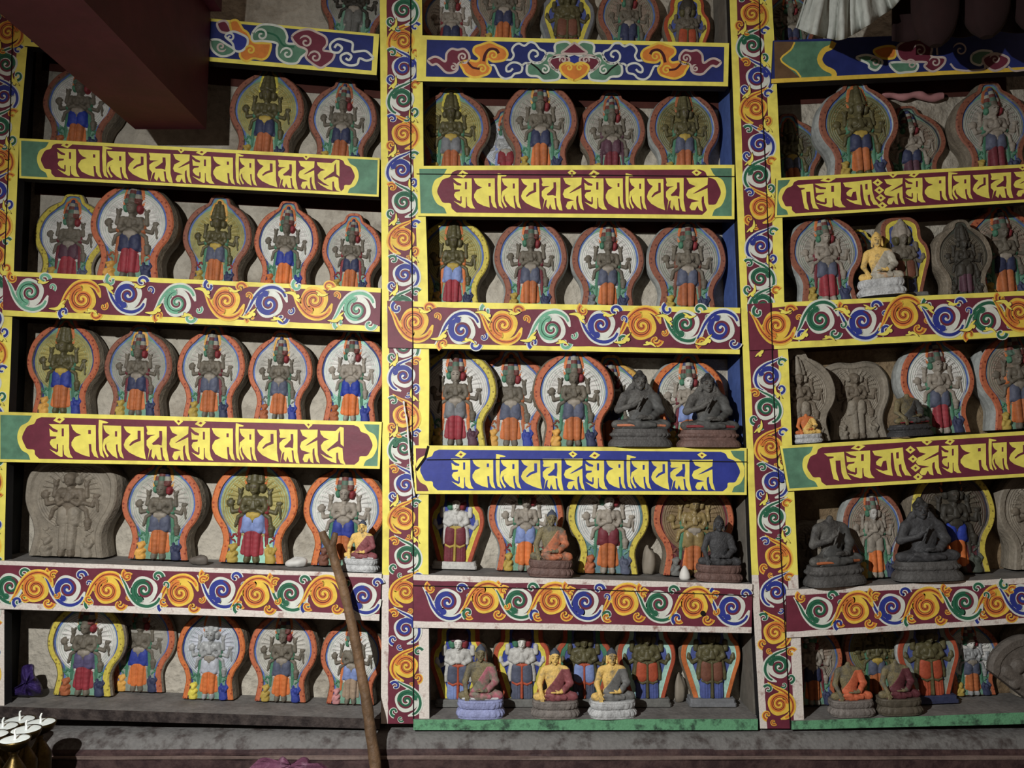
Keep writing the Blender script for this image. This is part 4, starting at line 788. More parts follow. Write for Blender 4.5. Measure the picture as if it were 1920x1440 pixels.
row('R', 3, [(1507, 136, D(kind='C', raw='raw_clay', slab='slabA', dy=.04, label='unpainted grey clay plaque half in shadow')), (1612, 126, D(kind='C', raw='raw_clay', hs=1.02, thin=True, label='unpainted grey clay plaque with standing figure')), (1772, 146, D(W_, body='body_pale', side='side_pale', legs='legs_red', skirt='grey_blue', sr='body_pale')), (1917, 150, D(halo='halo_tan', body='body_clay', scarf='orange', legs='orange', skirt='grey_blue', side='side_pale'))])
row('R', 4, [(1536, 94, D(kind='C', raw='raw_clay', thin=True, label='small unpainted plaque behind a dark statue')), (1645, 122, D(dy=.02, halo='halo_tan', body='body_pale', face='body_white', rim='rim_dull', skirt='body_pale', legs='vivid_orange', side='side_pale', line='line_blue', sr='body_pale', hs=1.12)), (1808, 166, D(halo='halo_dark', rim='rim_yellow', line='line_dark', body='body_dark', crown=['body_dark'] * 5, sl='body_dark', sr='body_dark', belt='body_dark', skirt='vivid_blue', legs='vivid_orange', ground='ground_maroon', cloud='ground_dark', al='ground_dark', ar='ground_dark', scarf='body_dark', arch='vivid_orange')), (1950, 156, D(kind='C', raw='raw_clay', slab='slabA', label='unpainted clay plaque cut by the frame edge'))])
row('R', 5, [(1536, 124, D(halo='halo_tan', body='body_pale', crown=['green', 'body_white', 'green', 'body_pale', 'red'], skirt='dark_blue', legs='orange', scarf='maroon')), (1642, 128, D(OL, thin=True, rim='rim_dull', line='line_blue')), (1749, 114, D(OB, robe='rust', robe2='rust', plinth='dark_blue', inner='ground_grey', side='side_pale', thin=True, dy=.038, label='lobed plaque with olive figure in orange robe')), (1828, 110, D(W_, thin=True, face='face_white', body='body_silver', line='line_blue')), (1966, 120, D(kind='C', raw='raw_clay', label='unpainted rounded clay plaque cut by the frame edge'))])
# ------------------------------------------------------------------ seated statuettes: implicit bodies turned into one continuous skin
def smin(a, b, k):
    h = np.clip(.5 + .5 * (b - a) / k, 0, 1); return b * (1 - h) + a * h - k * h * (1 - h)
class SDF:
    def __init__(s): s.p = []
    def cap(s, a, b, r0, r1, k=.03, sq=(1, 1, 1), sub=False): s.p.append((np.array(a, float), np.array(b, float), r0, r1, k, np.array(sq, float), sub)); return s
    def ev(s, X, Y, Z):
        D = np.full(X.shape, 9., np.float32)
        for a, b, r0, r1, k, sq, sub in s.p:
            px, py, pz = (X - a[0]) / sq[0], (Y - a[1]) / sq[1], (Z - a[2]) / sq[2]; ba = (b - a) / sq
            t = np.clip((px * ba[0] + py * ba[1] + pz * ba[2]) / (ba @ ba + 1e-9), 0, 1)
            d = (np.sqrt((px - t * ba[0]) ** 2 + (py - t * ba[1]) ** 2 + (pz - t * ba[2]) ** 2) - (r0 + (r1 - r0) * t)) * min(sq)
            D = np.maximum(D, -d) if sub else smin(D, d, k)
        return D
def surface_net(fn, lo, hi, cell):
    ax = [np.arange(l, h + cell, cell, dtype=np.float32) for l, h in zip(lo, hi)]
    X, Y, Z = np.meshgrid(*ax, indexing='ij'); V = fn(X, Y, Z); n = V.shape
    ins = V < 0; cnt = np.zeros([k - 1 for k in n], int)
    sl = lambda d: tuple(slice(o, n[i] - 1 + o) for i, o in enumerate(d))
    corners = [(i, j, k) for i in (0, 1) for j in (0, 1) for k in (0, 1)]
    for c in corners: cnt += ins[sl(c)]
    act = (cnt > 0) & (cnt < 8); idx = np.full(act.shape, -1); idx[act] = np.arange(act.sum())
    acc = np.zeros(act.shape + (3,)); num = np.zeros(act.shape)
    for c in corners:
        for d in range(3):
            if c[d]: continue
            e = list(c); e[d] = 1; v0 = V[sl(c)]; v1 = V[sl(e)]; cr = (v0 < 0) != (v1 < 0)
            t = np.where(cr, v0 / np.where(cr, v0 - v1, 1), 0)
            for q in range(3): acc[..., q] += np.where(cr, c[q] + (t if q == d else 0), 0)
            num += cr
    ii = np.argwhere(act); off = acc[act] / num[act][:, None]
    verts = (ii + off) * cell + np.array([a[0] for a in ax]); faces = []
    for d in range(3):
        u, v = (d + 1) % 3, (d + 2) % 3
        A = [slice(None)] * 3; Bs = [slice(None)] * 3; A[d] = slice(0, n[d] - 1); Bs[d] = slice(1, n[d])
        s0 = ins[tuple(A)]; s1 = ins[tuple(Bs)]
        for flip, ms in ((False, s0 & ~s1), (True, ~s0 & s1)):
            q = np.argwhere(ms); q = q[(q[:, u] > 0) & (q[:, v] > 0) & (q[:, u] < n[u] - 1) & (q[:, v] < n[v] - 1)]
            def at(du, dv):
                w_ = q.copy(); w_[:, u] -= du; w_[:, v] -= dv; return idx[w_[:, 0], w_[:, 1], w_[:, 2]]
            f = np.stack([at(1, 1), at(0, 1), at(0, 0), at(1, 0)], 1)
            faces.append(f[:, ::-1] if flip else f)
    F_ = np.concatenate(faces); return verts, F_[(F_ >= 0).all(1)]
def head_prims(S, z, y=-.02, r=.105, ears=True):
    S.cap((0, y, z + .03), (0, y - .012, z - .045), r, r * .78, .02, (.95, 1, 1.05))
    S.cap((0, y - r * .93, z + .02), (0, y - r * 1.12, z - .022), .012, .020, .015)      # nose
    S.cap((-.03, y - r * .82, z - .062), (.03, y - r * .82, z - .062), .012, .012, .012)  # lips
    S.cap((0, y - r * .66, z - .105), (0, y - r * .66, z - .11), .030, .028, .02)         # chin
    S.cap((-.062, y - r * .90, z + .052), (-.02, y - r * 1.02, z + .045), .011, .011, .015).cap((.062, y - r * .90, z + .052), (.02, y - r * 1.02, z + .045), .011, .011, .015)  # brows
    for s in (1, -1):
        S.cap((s * .042, y - r * 1.04, z + .018), (s * .05, y - r * 1.02, z + .018), .020, .016, .01, sub=True)
        S.cap((s * .042, y - r * .90, z + .014), (s * .046, y - r * .90, z + .014), .022, .018, .008)
        if ears: S.cap((s * r * .98, y + .01, z + .04), (s * r * 1.02, y, z - .10), .020, .024, .012)
def legs_prims(S, z):
    for s in (1, -1):
        S.cap((s * .12, .06, z + .10), (s * .37, -.10, z + .075), .105, .085, .04, (1, 1, .85))
        S.cap((s * .37, -.10, z + .07), (s * -.05, -.235, z + .065), .08, .055, .03, (1, 1, .9))
    S.cap((-.05, -.255, z + .105), (-.20, -.235, z + .12), .042, .03, .02).cap((.05, -.25, z + .07), (.2, -.24, z + .07), .04, .03, .02)
def torso_prims(S, z):
    S.cap((0, .03, z + .14), (0, .03, z + .42), .165, .155, .05, (1, .72, 1)); S.cap((0, .03, z + .42), (0, .03, z + .55), .185, .16, .06, (1.1, .66, 1))
    S.cap((-.19, .03, z + .585), (.19, .03, z + .585), .075, .075, .05)
    S.cap((0, .02, z + .62), (0, .0, z + .72), .062, .056, .03)
def fingers(S, base, d, spread, ln, r, n=4):
    base, d, spread = map(np.array, (base, d, spread))
    for k in range(n):
        q = base + spread * (k - (n - 1) / 2); L_ = ln * (1 - .09 * abs(k - 1.3)); m_ = q + d * L_ * .55
        S.cap(q, m_, r, r * .92, .006).cap(m_, m_ + (d + np.array((0, .25, -.15))) * L_ * .45, r * .92, r * .7, .006)
def lefthand(S, z):      # resting in the lap
    S.cap((.235, .02, z + .56), (.315, -.02, z + .32), .075, .062, .03).cap((.315, -.02, z + .32), (.12, -.24, z + .19), .058, .042, .03)
    S.cap((.12, -.245, z + .185), (.03, -.27, z + .175), .045, .04, .02, (1, 1, .6)); fingers(S, (-.0, -.275, z + .18), (-1., 0, .05), (0, .022, 0), .10, .013)
    S.cap((.07, -.29, z + .20), (.0, -.27, z + .225), .014, .011, .008)
def statue_touch(head=True):
    z = .33; S = SDF(); torso_prims(S, z); legs_prims(S, z)
    S.cap((-.235, .02, z + .56), (-.325, -.02, z + .31), .072, .06, .03).cap((-.325, -.02, z + .31), (-.29, -.25, z + .14), .056, .042, .03)
    S.cap((-.29, -.255, z + .14), (-.275, -.275, z + .06), .045, .04, .02, (1, .6, 1)); fingers(S, (-.275, -.285, z + .04), (.05, -.05, -1.), (.021, 0, 0), .085, .012)
    S.cap((-.245, -.275, z + .10), (-.215, -.29, z + .05), .014, .011, .008)
    lefthand(S, z)
    if head: head_prims(S, z + .82)
    return S, z
def statue_bless(head=True):
    z = .30; S = SDF(); torso_prims(S, z); legs_prims(S, z)
    S.cap((-.235, .02, z + .56), (-.34, -.02, z + .33), .08, .066, .03).cap((-.34, -.02, z + .33), (-.13, -.20, z + .40), .06, .042, .03)
    S.cap((-.12, -.21, z + .41), (-.06, -.225, z + .47), .045, .038, .02); fingers(S, (-.05, -.235, z + .49), (.3, -.1, .95), (.020, 0, -.008), .09, .013)
    S.cap((-.08, -.25, z + .45), (-.03, -.27, z + .48), .015, .012, .008)
    S.cap((-.075, -.24, z + .33), (.03, -.26, z + .56), .016, .014, .01)           # small scepter in the fist
    lefthand(S, z); S.cap((.0, -.29, z + .205), (.0, -.29, z + .215), .06, .06, .01, (1.2, .8, .35))
    if not head: return S, z
    head_prims(S, z + .80)
    for s in (1, -1):                                                              # hair falling in curls on the shoulders
        for k in range(4): S.cap((s * (.12 + .035 * k), .02, z + .74 - .055 * k), (s * (.14 + .03 * k), .02, z + .72 - .055 * k), .05, .045, .015)
    return S, z
def robe_fn(S, kind, z):
    """cloth = swollen torso, left arm and legs, cut away over the right shoulder"""
    R = SDF(); torso_prims(R, z); legs_prims(R, z)
    R.cap((.235, .02, z + .56), (.315, -.02, z + .32), .075, .062, .03).cap((.315, -.02, z + .32), (.16, -.21, z + .20), .058, .05, .03)
    def fn(X, Y, Z):
        d = R.ev(X, Y, Z) - .011 + .004 * np.cos((X * .8 + Z) * 55.)
        d = np.maximum(d, (Z - (z + .34 + 1.35 * (X + .06))) * .55)      # diagonal neckline
        return np.maximum(d, Z - (z + .60))
    return fn
def lotus(name, hw, dp, tiers):
    """lotus seat; tiers: (z0, z1, out, in, petals)"""
    n = 144; rows = []
    def ring(z, k, pet, amp):
        out = []
        for i in range(n):
            a = 2 * math.pi * i / n; e = 2 / 3.0
            x = hw * np.sign(math.cos(a)) * abs(math.cos(a)) ** e; y = dp * np.sign(math.sin(a)) * abs(math.sin(a)) ** e
            b_ = k + amp * abs(math.sin(a * pet / 2)) ** .6
            out.append((x * b_, y * b_, z))
        return out
    for z0, z1, k0, k1, pet, amp in tiers:
        for q in range(7):
            t = q / 6; rows.append(ring(z0 + (z1 - z0) * t, k0 + (k1 - k0) * t, pet, amp * math.sin(math.pi * min(1, t * .9 + .08)) ** .7))
    m = Mesh(); m.grid(rows, 'clay', closed_u=True); m.face(list(reversed(rows[0])), 'clay'); m.face(rows[-1], 'clay')
    return slots_mesh(name, m.v, m.f, None, 1)
SM = {}
SM['seat'] = lotus('lotus_seat', .50, .36, [(0, .035, .95, .97, 20, 0), (.04, .155, .97, .90, 20, .085), (.165, .175, .88, .86, 20, 0), (.175, .30, .86, .93, 20, .07), (.305, .335, .95, .92, 20, 0), (.336, .337, .9, .5, 20, 0)])
SM['seat2'] = lotus('lotus_seat', .50, .36, [(0, .03, 1.0, 1.0, 26, 0), (.035, .12, 1.0, .91, 26, .02), (.125, .16, .87, .87, 26, 0), (.165, .235, .86, .90, 26, .075), (.24, .30, .88, .84, 26, 0), (.301, .302, .8, .4, 26, 0)])
lo, hi = (-.52, -.36, .24), (.52, .26, 1.36)
S, z = statue_touch(); v, f = surface_net(S.ev, lo, hi, .0115); SM['touch'] = slots_mesh('figure', v, f, None, 1)
v, f = surface_net(robe_fn(S, 't', z), lo, hi, .012); SM['robe'] = slots_mesh('robe', v, f, None, 1)
S, z = statue_touch(False); v, f = surface_net(S.ev, lo, hi, .0125); SM['headless'] = slots_mesh('figure', v, f, None, 1)
S, z = statue_bless(); v, f = surface_net(S.ev, lo, hi, .0115); SM['bless'] = slots_mesh('figure', v, f, None, 1)
S2, _ = statue_bless(False); v2, f2 = surface_net(S2.ev, lo, hi, .0125); SM['bless_headless'] = slots_mesh('figure', v2, f2, None, 1)
v, f = surface_net(robe_fn(S, 'b', z), lo, hi, .012); SM['robe2'] = slots_mesh('robe', v, f, None, 1)
Hh_ = SDF().cap((0, .005, 1.205), (0, .02, 1.20), .116, .105, .02, (.95, 1, .95)).cap((0, .01, 1.28), (0, .01, 1.315), .062, .036, .03)
def hairfn(X, Y, Z):
    d = Hh_.ev(X, Y, Z) + .004 * np.cos(X * 210) * np.cos(Z * 210); return np.maximum(d, -(Z - 1.185 + .35 * np.maximum(0, -Y + .02) * -1.2 - .25 * (Y - .0)))
v, f = surface_net(hairfn, (-.2, -.2, 1.05), (.2, .2, 1.48), .009); SM['hair'] = slots_mesh('hair', v, f, None, 1)
Hb = SDF().cap((0, .01, 1.15), (0, .02, 1.14), .118, .108, .02).cap((-.07, -.07, 1.19), (.07, -.07, 1.19), .03, .03, .02).cap((0, .01, 1.24), (0, .01, 1.27), .06, .05, .03)
for k in (-1, 0, 1): Hb.cap((k * .06, -.085, 1.19), (k * .06, -.085, 1.225), .026, .012, .01)
v, f = surface_net(lambda X, Y, Z: np.maximum(Hb.ev(X, Y, Z), -(Z - 1.125 - .25 * (Y))), (-.2, -.2, 1.0), (.2, .2, 1.4), .009); SM['topknot'] = slots_mesh('hair', v, f, None, 1)
# shawl ends / painted knee panels
Kn = SDF()
for s in (1, -1): Kn.cap((s * .10, -.262, .365), (s * .36, -.20, .358), .03, .028, .01, (1, .5, .8))
v, f = surface_net(Kn.ev, (-.45, -.32, .30), (.45, -.14, .42), .009); SM['knee'] = slots_mesh('knee_panel', v, f, None, 1)
C('face_line', (64, 48, 38), dirt=.1)
C('seat_grey', (128, 120, 114), dirt=.4, bump=.5); C('seat_silver', (196, 198, 198), dirt=.45, rough=.4, bump=.5); C('seat_lilac', (150, 158, 206), dirt=.35, bump=.5); C('seat_brown', (112, 84, 76), dirt=.35, bump=.5); C('seat_dark', (86, 84, 82), dirt=.35, bump=.6); C('hair_blue', (72, 78, 92), dirt=.3); C('hair_dark', (52, 50, 48), dirt=.3)
C('skin_yellow', (228, 186, 96), dirt=.25, c2=(132, 118, 90), c2amt=.42, bump=.5); C('skin_olive', (124, 112, 78), dirt=.4, c2=(92, 88, 76), c2amt=.46, bump=.5); C('skin_dark', (88, 86, 82), dirt=.35, bump=.6, c2=(64, 62, 60), c2amt=.47); C('skin_smoke', (66, 66, 68), dirt=.35, bump=.5); C('robe_maroon', (146, 78, 82), dirt=.35); C('robe_pink', (176, 96, 110), dirt=.4, c2=(120, 116, 100), c2amt=.5); C('robe_orange', (190, 108, 72), dirt=.4, c2=(112, 96, 82), c2amt=.47); C('robe_grey', (118, 118, 116), dirt=.35); C('robe_dark', (84, 84, 82), dirt=.35); C('robe_wine', (104, 50, 58), dirt=.35); C('robe_bright', (214, 104, 66), dirt=.35); C('robe_silver', (172, 166, 150), rough=.45, dirt=.4, c2=(206, 150, 90), c2amt=.36)
def face_lines(z, yf):
    m = Mesh()
    for s in (1, -1):
        m.tube([(s * .024, yf + .002, z + .014), (s * .042, yf - .004, z + .016), (s * .060, yf + .010, z + .017)], .0055, 'clay', 6)
        m.tube([(s * .022, yf - .008, z + .047), (s * .044, yf - .006, z + .058), (s * .066, yf + .010, z + .052)], .0045, 'clay', 6)
    m.tube([(-.024, yf - .002, z - .061), (0, yf - .008, z - .062), (.024, yf - .002, z - .061)], .005, 'clay', 6)
    return slots_mesh('face_lines', m.v, m.f, None, 1)
SM['lines'] = face_lines(.33 + .82, -.02 - .105 * 1.05); SM['lines2'] = face_lines(.30 + .80, -.02 - .105 * 1.05)
SG = 'seated statuettes on the shelves'
def statue(bay, row, cx, wpx, label, body='touch', seat='seat', hs=1., yc=.019, rot=0., zoff=0., **c):
    X, Z, W, tilt = place(bay, row, cx, wpx, hs, yc)
    o = empty('seated_statuette', (X, yc, Z + abs(math.sin(tilt)) * .56 * W + .0006 + zoff), label, 'statuette', SG, (0, tilt, rot)); o.scale = (W, W * .72, W * hs)
    fig = put('figure', SM[body], [c['skin']], o); st = put('lotus_seat', SM[seat], [c['seat_c']], o)
    if c.get('robe'): put('robe', SM['robe2' if 'bless' in body else 'robe'], [c['robe']], fig)
    if body == 'touch': put('hair', SM['hair'], [c['hair']], fig)
    if body == 'bless': put('hair', SM['topknot'], [c['hair']], fig)
    if 'headless' not in body: put('face_lines', SM['lines2' if body == 'bless' else 'lines'], ['face_line'], fig)
    if c.get('knee'): put('knee_panel', SM['knee'], [c['knee']], fig)
    return o
Y3 = dict(hair='hair_blue')
statue('L', 4, 676, 70, 'yellow-faced statuette in maroon robe beside the forked stick', rot=-.12, skin='skin_yellow', robe='robe_maroon', seat_c='seat_silver', knee='seat_silver', **Y3)
statue('M', 3, 1200, 119, 'dark crowned statuette, left of the pair on the fourth middle shelf', 'bless', 'seat2', .92, .018, skin='skin_dark', robe='robe_dark', seat_c='seat_dark', hair='hair_dark', knee='robe_orange')
statue('M', 3, 1328, 118, 'dark crowned statuette, right of the pair on the fourth middle shelf', 'bless', 'seat2', .90, .018, skin='skin_dark', robe='robe_dark', seat_c='seat_brown', hair='hair_dark', knee='red')
statue('M', 4, 1032, 86, 'olive-faced statuette in orange robe on reddish lotus seat', hs=1.06, skin='skin_olive', robe='robe_orange', seat_c='seat_brown', **Y3)
statue('M', 4, 1347, 87, 'smoke-dark statuette in front of the brown gold plaque', hs=1.03, skin='skin_smoke', robe='skin_smoke', seat_c='seat_brown', hair='hair_dark')
statue('M', 5, 901, 90, 'olive statuette in pink robe on lilac lotus seat', hs=1.08, skin='skin_olive', robe='robe_pink', seat_c='seat_lilac', knee='seat_silver', **Y3)
statue('M', 5, 1041, 90, 'yellow-faced statuette in dull maroon robe on pinkish grey seat', hs=1.02, skin='skin_yellow', robe='robe_maroon', seat_c='seat_grey', **Y3)
statue('M', 5, 1148, 90, 'yellow-faced statuette in grey robe on silvery white seat', hs=1.02, rot=.1, skin='skin_yellow', robe='robe_grey', seat_c='seat_silver', **Y3)
statue('R', 2, 1653, 84, 'small yellow-faced statuette on silver seat, third right-hand shelf', hs=1.1, rot=-.25, zoff=.0035, skin='skin_yellow', robe='robe_silver', seat_c='seat_silver', hair='skin_yellow')
statue('R', 3, 1515, 52, 'tiny headless yellow statuette at the post, fourth right-hand shelf', 'headless', hs=.95, skin='orange', robe='skin_yellow', seat_c='seat_silver')
statue('R', 3, 1706, 92, 'headless dark slumped statuette on bluish seat', 'headless', 'seat2', .78, rot=.35, skin='skin_olive', robe='robe_dark', seat_c='skin_smoke', knee='red')
statue('R', 4, 1565, 118, 'dark headless statuette on flared seat beside the right post', 'bless_headless', 'seat2', 1.0, .018, skin='skin_dark', robe='robe_dark', seat_c='seat_dark', knee='dull_orange', rot=.2)
statue('R', 4, 1738, 124, 'dark crowned statuette left of the yellow-rimmed dark plaque', 'bless', 'seat2', .93, .018, skin='skin_smoke', robe='skin_smoke', seat_c='seat_dark', hair='hair_dark', rot=-.1)
statue('R', 5, 1596, 84, 'headless statuette in bright orange robe, bottom right shelf', 'headless', hs=1.03, skin='skin_olive', robe='robe_bright', seat_c='seat_grey')
statue('R', 5, 1685, 84, 'headless statuette in wine red robe, bottom right shelf', 'headless', hs=1.03, skin='skin_olive', robe='robe_wine', seat_c='halo_dark')
# ------------------------------------------------------------------ broken piece, stones, small things on the shelves
def lump(name, cxpx, pypx, y, r, sq, mname, label, cat, seed=1, base=None):
    rr = np.random.RandomState(seed); p = rr.rand(6) * 6.28
    c = P(cxpx, pypx, y); m = Mesh(); rows = []
    for i in range(13):
        th = math.pi * i / 12; row_ = []
        for j in range(20):
            ph = 2 * math.pi * j / 20
            q = 1 + .16 * math.sin(2 * ph + p[0]) * math.sin(th) + .12 * math.sin(3 * th + p[1] + ph) + .07 * math.sin(5 * ph + p[2]) * math.sin(th)
            row_.append((r * sq[0] * q * math.sin(th) * math.cos(ph), r * sq[1] * q * math.sin(th) * math.sin(ph), max(-.62 * r * sq[2], r * sq[2] * q * math.cos(th)) + .62 * r * sq[2]))
        rows.append(row_)
    m.grid(rows, mname, closed_u=True); o = m.build(name, smooth=True); o.location = (c.x, y, base if base is not None else c.z); tag(o, label, cat); return o
def sz(bay, row, cx): f, s = shelf_line(bay, row); b = RAILS[bay + str(row)]; return f(P(cx, b.c[0][1], .06).x) - .001
lump('stone', 374, 1052, .05, .018, (1.3, .9, .8), 'raw_dark', 'small dark grey stone on the left scroll board shelf between two plaques', 'stone', 2, sz('L', 4, 374))
lump('paper_scrap', 556, 1058, .07, .019, (1.3, 1, .8), 'halo_white', 'crumpled pale scrap beside the gold plaque with red legs', 'scrap', 5, sz('L', 4, 556))
lump('stone', 1216, 1060, .12, .026, (.7, .6, 1.7), 'raw_clay', 'rounded grey stone leaning behind the brown gold plaque', 'stone', 3, sz('M', 4, 1230))
lump('stone', 1275, 1320, .136, .020, (.8, .6, 2.2), 'raw_clay', 'pale upright stone between the two right lobed plaques', 'stone', 4, sz('M', 5, 1278))
c = P(1284, 1080, .042); m = Mesh(); m.lathe([(.0, 0), (.013, 0), (.0145, .006), (.013, .016), (.009, .026), (.004, .034), (0, .036)], 'halo_white', 20)
o = m.build('votive_cone', smooth=True); o.location = (c.x, .042, sz('M', 4, 1284)); tag(o, 'small white clay cone in front of the brown gold plaque', 'cone')
# broken plaque fragment leaning on the bottom right shelf
X, Z, W, tilt = place('R', 5, 1850, 150, 1, .06)
o = empty('plaque_fragment', (X + .06, .045, Z + .046), 'broken dark clay plaque fragment tilted over, bottom right shelf', 'plaque', None, (0, math.radians(38), 0)); o.scale = (W, W * .6, W)
half_F = catmull([(.30,0),(.36,.10),(.38,.22),(.36,.36),(.30,.50),(.22,.60),(.12,.66),(0,.68)], 6)
PM['slabF'] = slab_mesh('slab', half_F, [(.008, 0, 1), (.09, 0, 1), (.10, FY, 2), (.11, FY, 2), (.112, FY, 3)], .25)
put('slab', PM['slabF'], ['raw_dark'] * 4, o)
v, f, mi = hf([(0,.46,.06,0,.54,.035,.04,.8),(0,.36,.075,0,.33,.075,.05,.7),(-.09,.27,.075,-.09,.24,.07,.05,.7),(.09,.25,.075,.09,.22,.07,.05,.7),(-.16,.13,.07,.16,.12,.07,.03,.7),(0,.08,.06,0,.06,.06,.04,.7)], cell=.011, sharp=90)
put('figure', slots_mesh('figure', v, f, None, 1), ['raw_dark'], o)
# pink cloth roll on top behind the plaques, right bay
a = P(1655, 179, .13); b_ = P(1768, 182, .13); m = Mesh()
pts = [(a.x + (b_.x - a.x) * t, .13 + .003 * math.sin(9 * t), a.z + (b_.z - a.z) * t + .004 * math.sin(14 * t)) for t in np.linspace(0, 1, 22)]
m.tube(pts, [.009 + .0015 * math.sin(23 * t) + .002 * t for t in np.linspace(0, 1, 22)], 'pink', 12)
o = m.build('cloth_roll', smooth=True); tag(o, 'pinkish rolled cloth lying across plaque tops on the right', 'cloth')
# ------------------------------------------------------------------ stick, thread, ledge
m = Mesh()
stick = [((619, 1022), -.035, .0125), ((630, 1060), -.038, .0115), ((643, 1100), -.042, .0122), ((655, 1150), -.048, .0118), ((668, 1210), -.056, .0128), ((677, 1260), -.064, .012), ((688, 1320), -.075, .0135), ((696, 1380), -.088, .0135), ((705, 1450), -.105, .0145)]
sp_ = [tuple(P(*q, y)) + (r,) for q, y, r in stick]; e0 = np.array(sp_[-1]); e1 = np.array((e0[0] + .05, -.30, .016, .0165)); sp_ = catmull(sp_ + [tuple(e0 + (e1 - e0) * k / 6) for k in range(1, 7)], 5)
C('stick', (128, 96, 66), dirt=.55, bump=.8, scale=14.)
m = Mesh(); m.tube([q[:3] for q in sp_], [q[3] * (1 + .05 * math.sin(i * 1.7)) for i, q in enumerate(sp_)], 'stick', 14)
for fk in ([((621, 1030), -.035, .0115), ((612, 1016), -.036, .0105), ((606, 1003), -.037, .0095), ((604, 996), -.037, .008)], [((621, 1028), -.035, .010), ((626, 1014), -.036, .0085), ((628, 1003), -.036, .0075), ((629, 999), -.036, .006)]):
    m.tube([P(*q, y) for q, y, r in fk], [r for q, y, r in fk], 'stick', 12)
o = m.build('forked_stick', smooth=True); tag(o, 'long brown forked wooden stick leaning against the left shelves', 'stick')
m = Mesh(); C('thread_white', (225, 225, 220), dirt=.1)
th = catmull([tuple(P(*q, -.013)) for q in ((757, 752), (759, 768), (763, 790), (766, 830), (769, 870), (773, 905), (777, 930))], 6)
m.tube(th, [.0022 + .0008 * math.sin(i * 1.3) for i in range(len(th))], 'thread_white', 8); o = m.build('white_cord', smooth=True); tag(o, 'thin white cord hanging on the middle painted post', 'cord')
# altar ledge below the shelves
def ledge_rows(prof, x0, x1, n=40):
    rr = random.Random(5); rows = []
    for y, z in prof: rows.append([(x0 + (x1 - x0) * i / n, y + rr.uniform(-.0012, .0012), z + rr.uniform(-.0012, .0012)) for i in range(n + 1)])
    return rows
zt = P(960, 1371, 0).z; z1 = P(960, 1404, -.03).z; z2 = P(960, 1420, -.045).z; zb = P(960, 1452, -.06).z
led = empty('altar_ledge', (0, -.03, zb - .02), 'long dark wooden ledge with grey moulding running under the shelves', 'ledge')
def lp(o): o.parent = led; o.matrix_parent_inverse.identity(); o.location = -Vector(led.location); return o
m = Mesh(); m.grid(list(reversed(ledge_rows([(.147, zt), (.03, zt), (-.008, zt - .002), (-.028, zt - .010), (-.038, zt - .026), (-.041, z1 + .002)], -2.2, 2.2))), 'ledge_grey'); lp(m.build('moulding', smooth=True))
m = Mesh(); m.grid(list(reversed(ledge_rows([(-.040, z1 + .003), (-.047, z1 - .004), (-.048, z2 + .005)], -2.2, 2.2))), 'ledge_brown'); m.grid(list(reversed(ledge_rows([(-.048, z2 + .005), (-.054, z2 + .003), (-.054, z2 - .002)], -2.2, 2.2))), 'ledge_line'); m.grid(list(reversed(ledge_rows([(-.054, z2 - .002), (-.052, z2 - .004), (-.052, zb - .02)], -2.2, 2.2))), 'ledge_brown'); lp(m.build('front_board'))
m = Mesh(); m.box((-2.2, -.02, .0004), (2.2, .147, zb - .02), 'dark_wood'); lp(m.build('plinth_wall'))
# offering table under the ledge (just below the frame) that carries the lamps
zt2 = zb - .022
tb = empty('offering_table', (-.97, -.42, 0), 'dark low offering table in front of the ledge under the butter lamps', 'table')
def tp(o): o.parent = tb; o.matrix_parent_inverse.identity(); o.location = -Vector(tb.location); return o
m = Mesh(); m.box((-1.5, -.80, zt2 - .035), (-.44, -.060, zt2), 'dark_wood'); tp(m.build('table_top'))
for x in (-1.42, -.52):
    for y in (-.74, -.14):
        m = Mesh(); m.box((x - .03, y - .03, .0004), (x + .03, y + .03, zt2 - .0352), 'dark_wood'); tp(m.build('leg'))
mat('brass', (92, 76, 42), .38, .4, 60, .1, 1.0); mat('wax', (240, 250, 248), .45, .06, 20, .08); mat('wick', (236, 240, 236), .8, .05, 20, 0); mat('char', (30, 26, 22), .9, .1, 20, 0)
LG = 'brass butter lamps in the lower left corner'
lamps = [(28, 1385, -.33, 'nearest brass butter lamp with visible stem, lowest in the corner'), (49, 1367, -.255, 'brass butter lamp just behind the nearest one'), (76, 1354, -.19, 'rightmost brass butter lamp of the cluster'), (37, 1349, -.128, 'farthest brass butter lamp under the ledge'), (-13, 1377, -.275, 'brass butter lamp cut by the left frame edge, front'), (5, 1362, -.20, 'brass butter lamp at the left frame edge, behind the others')]
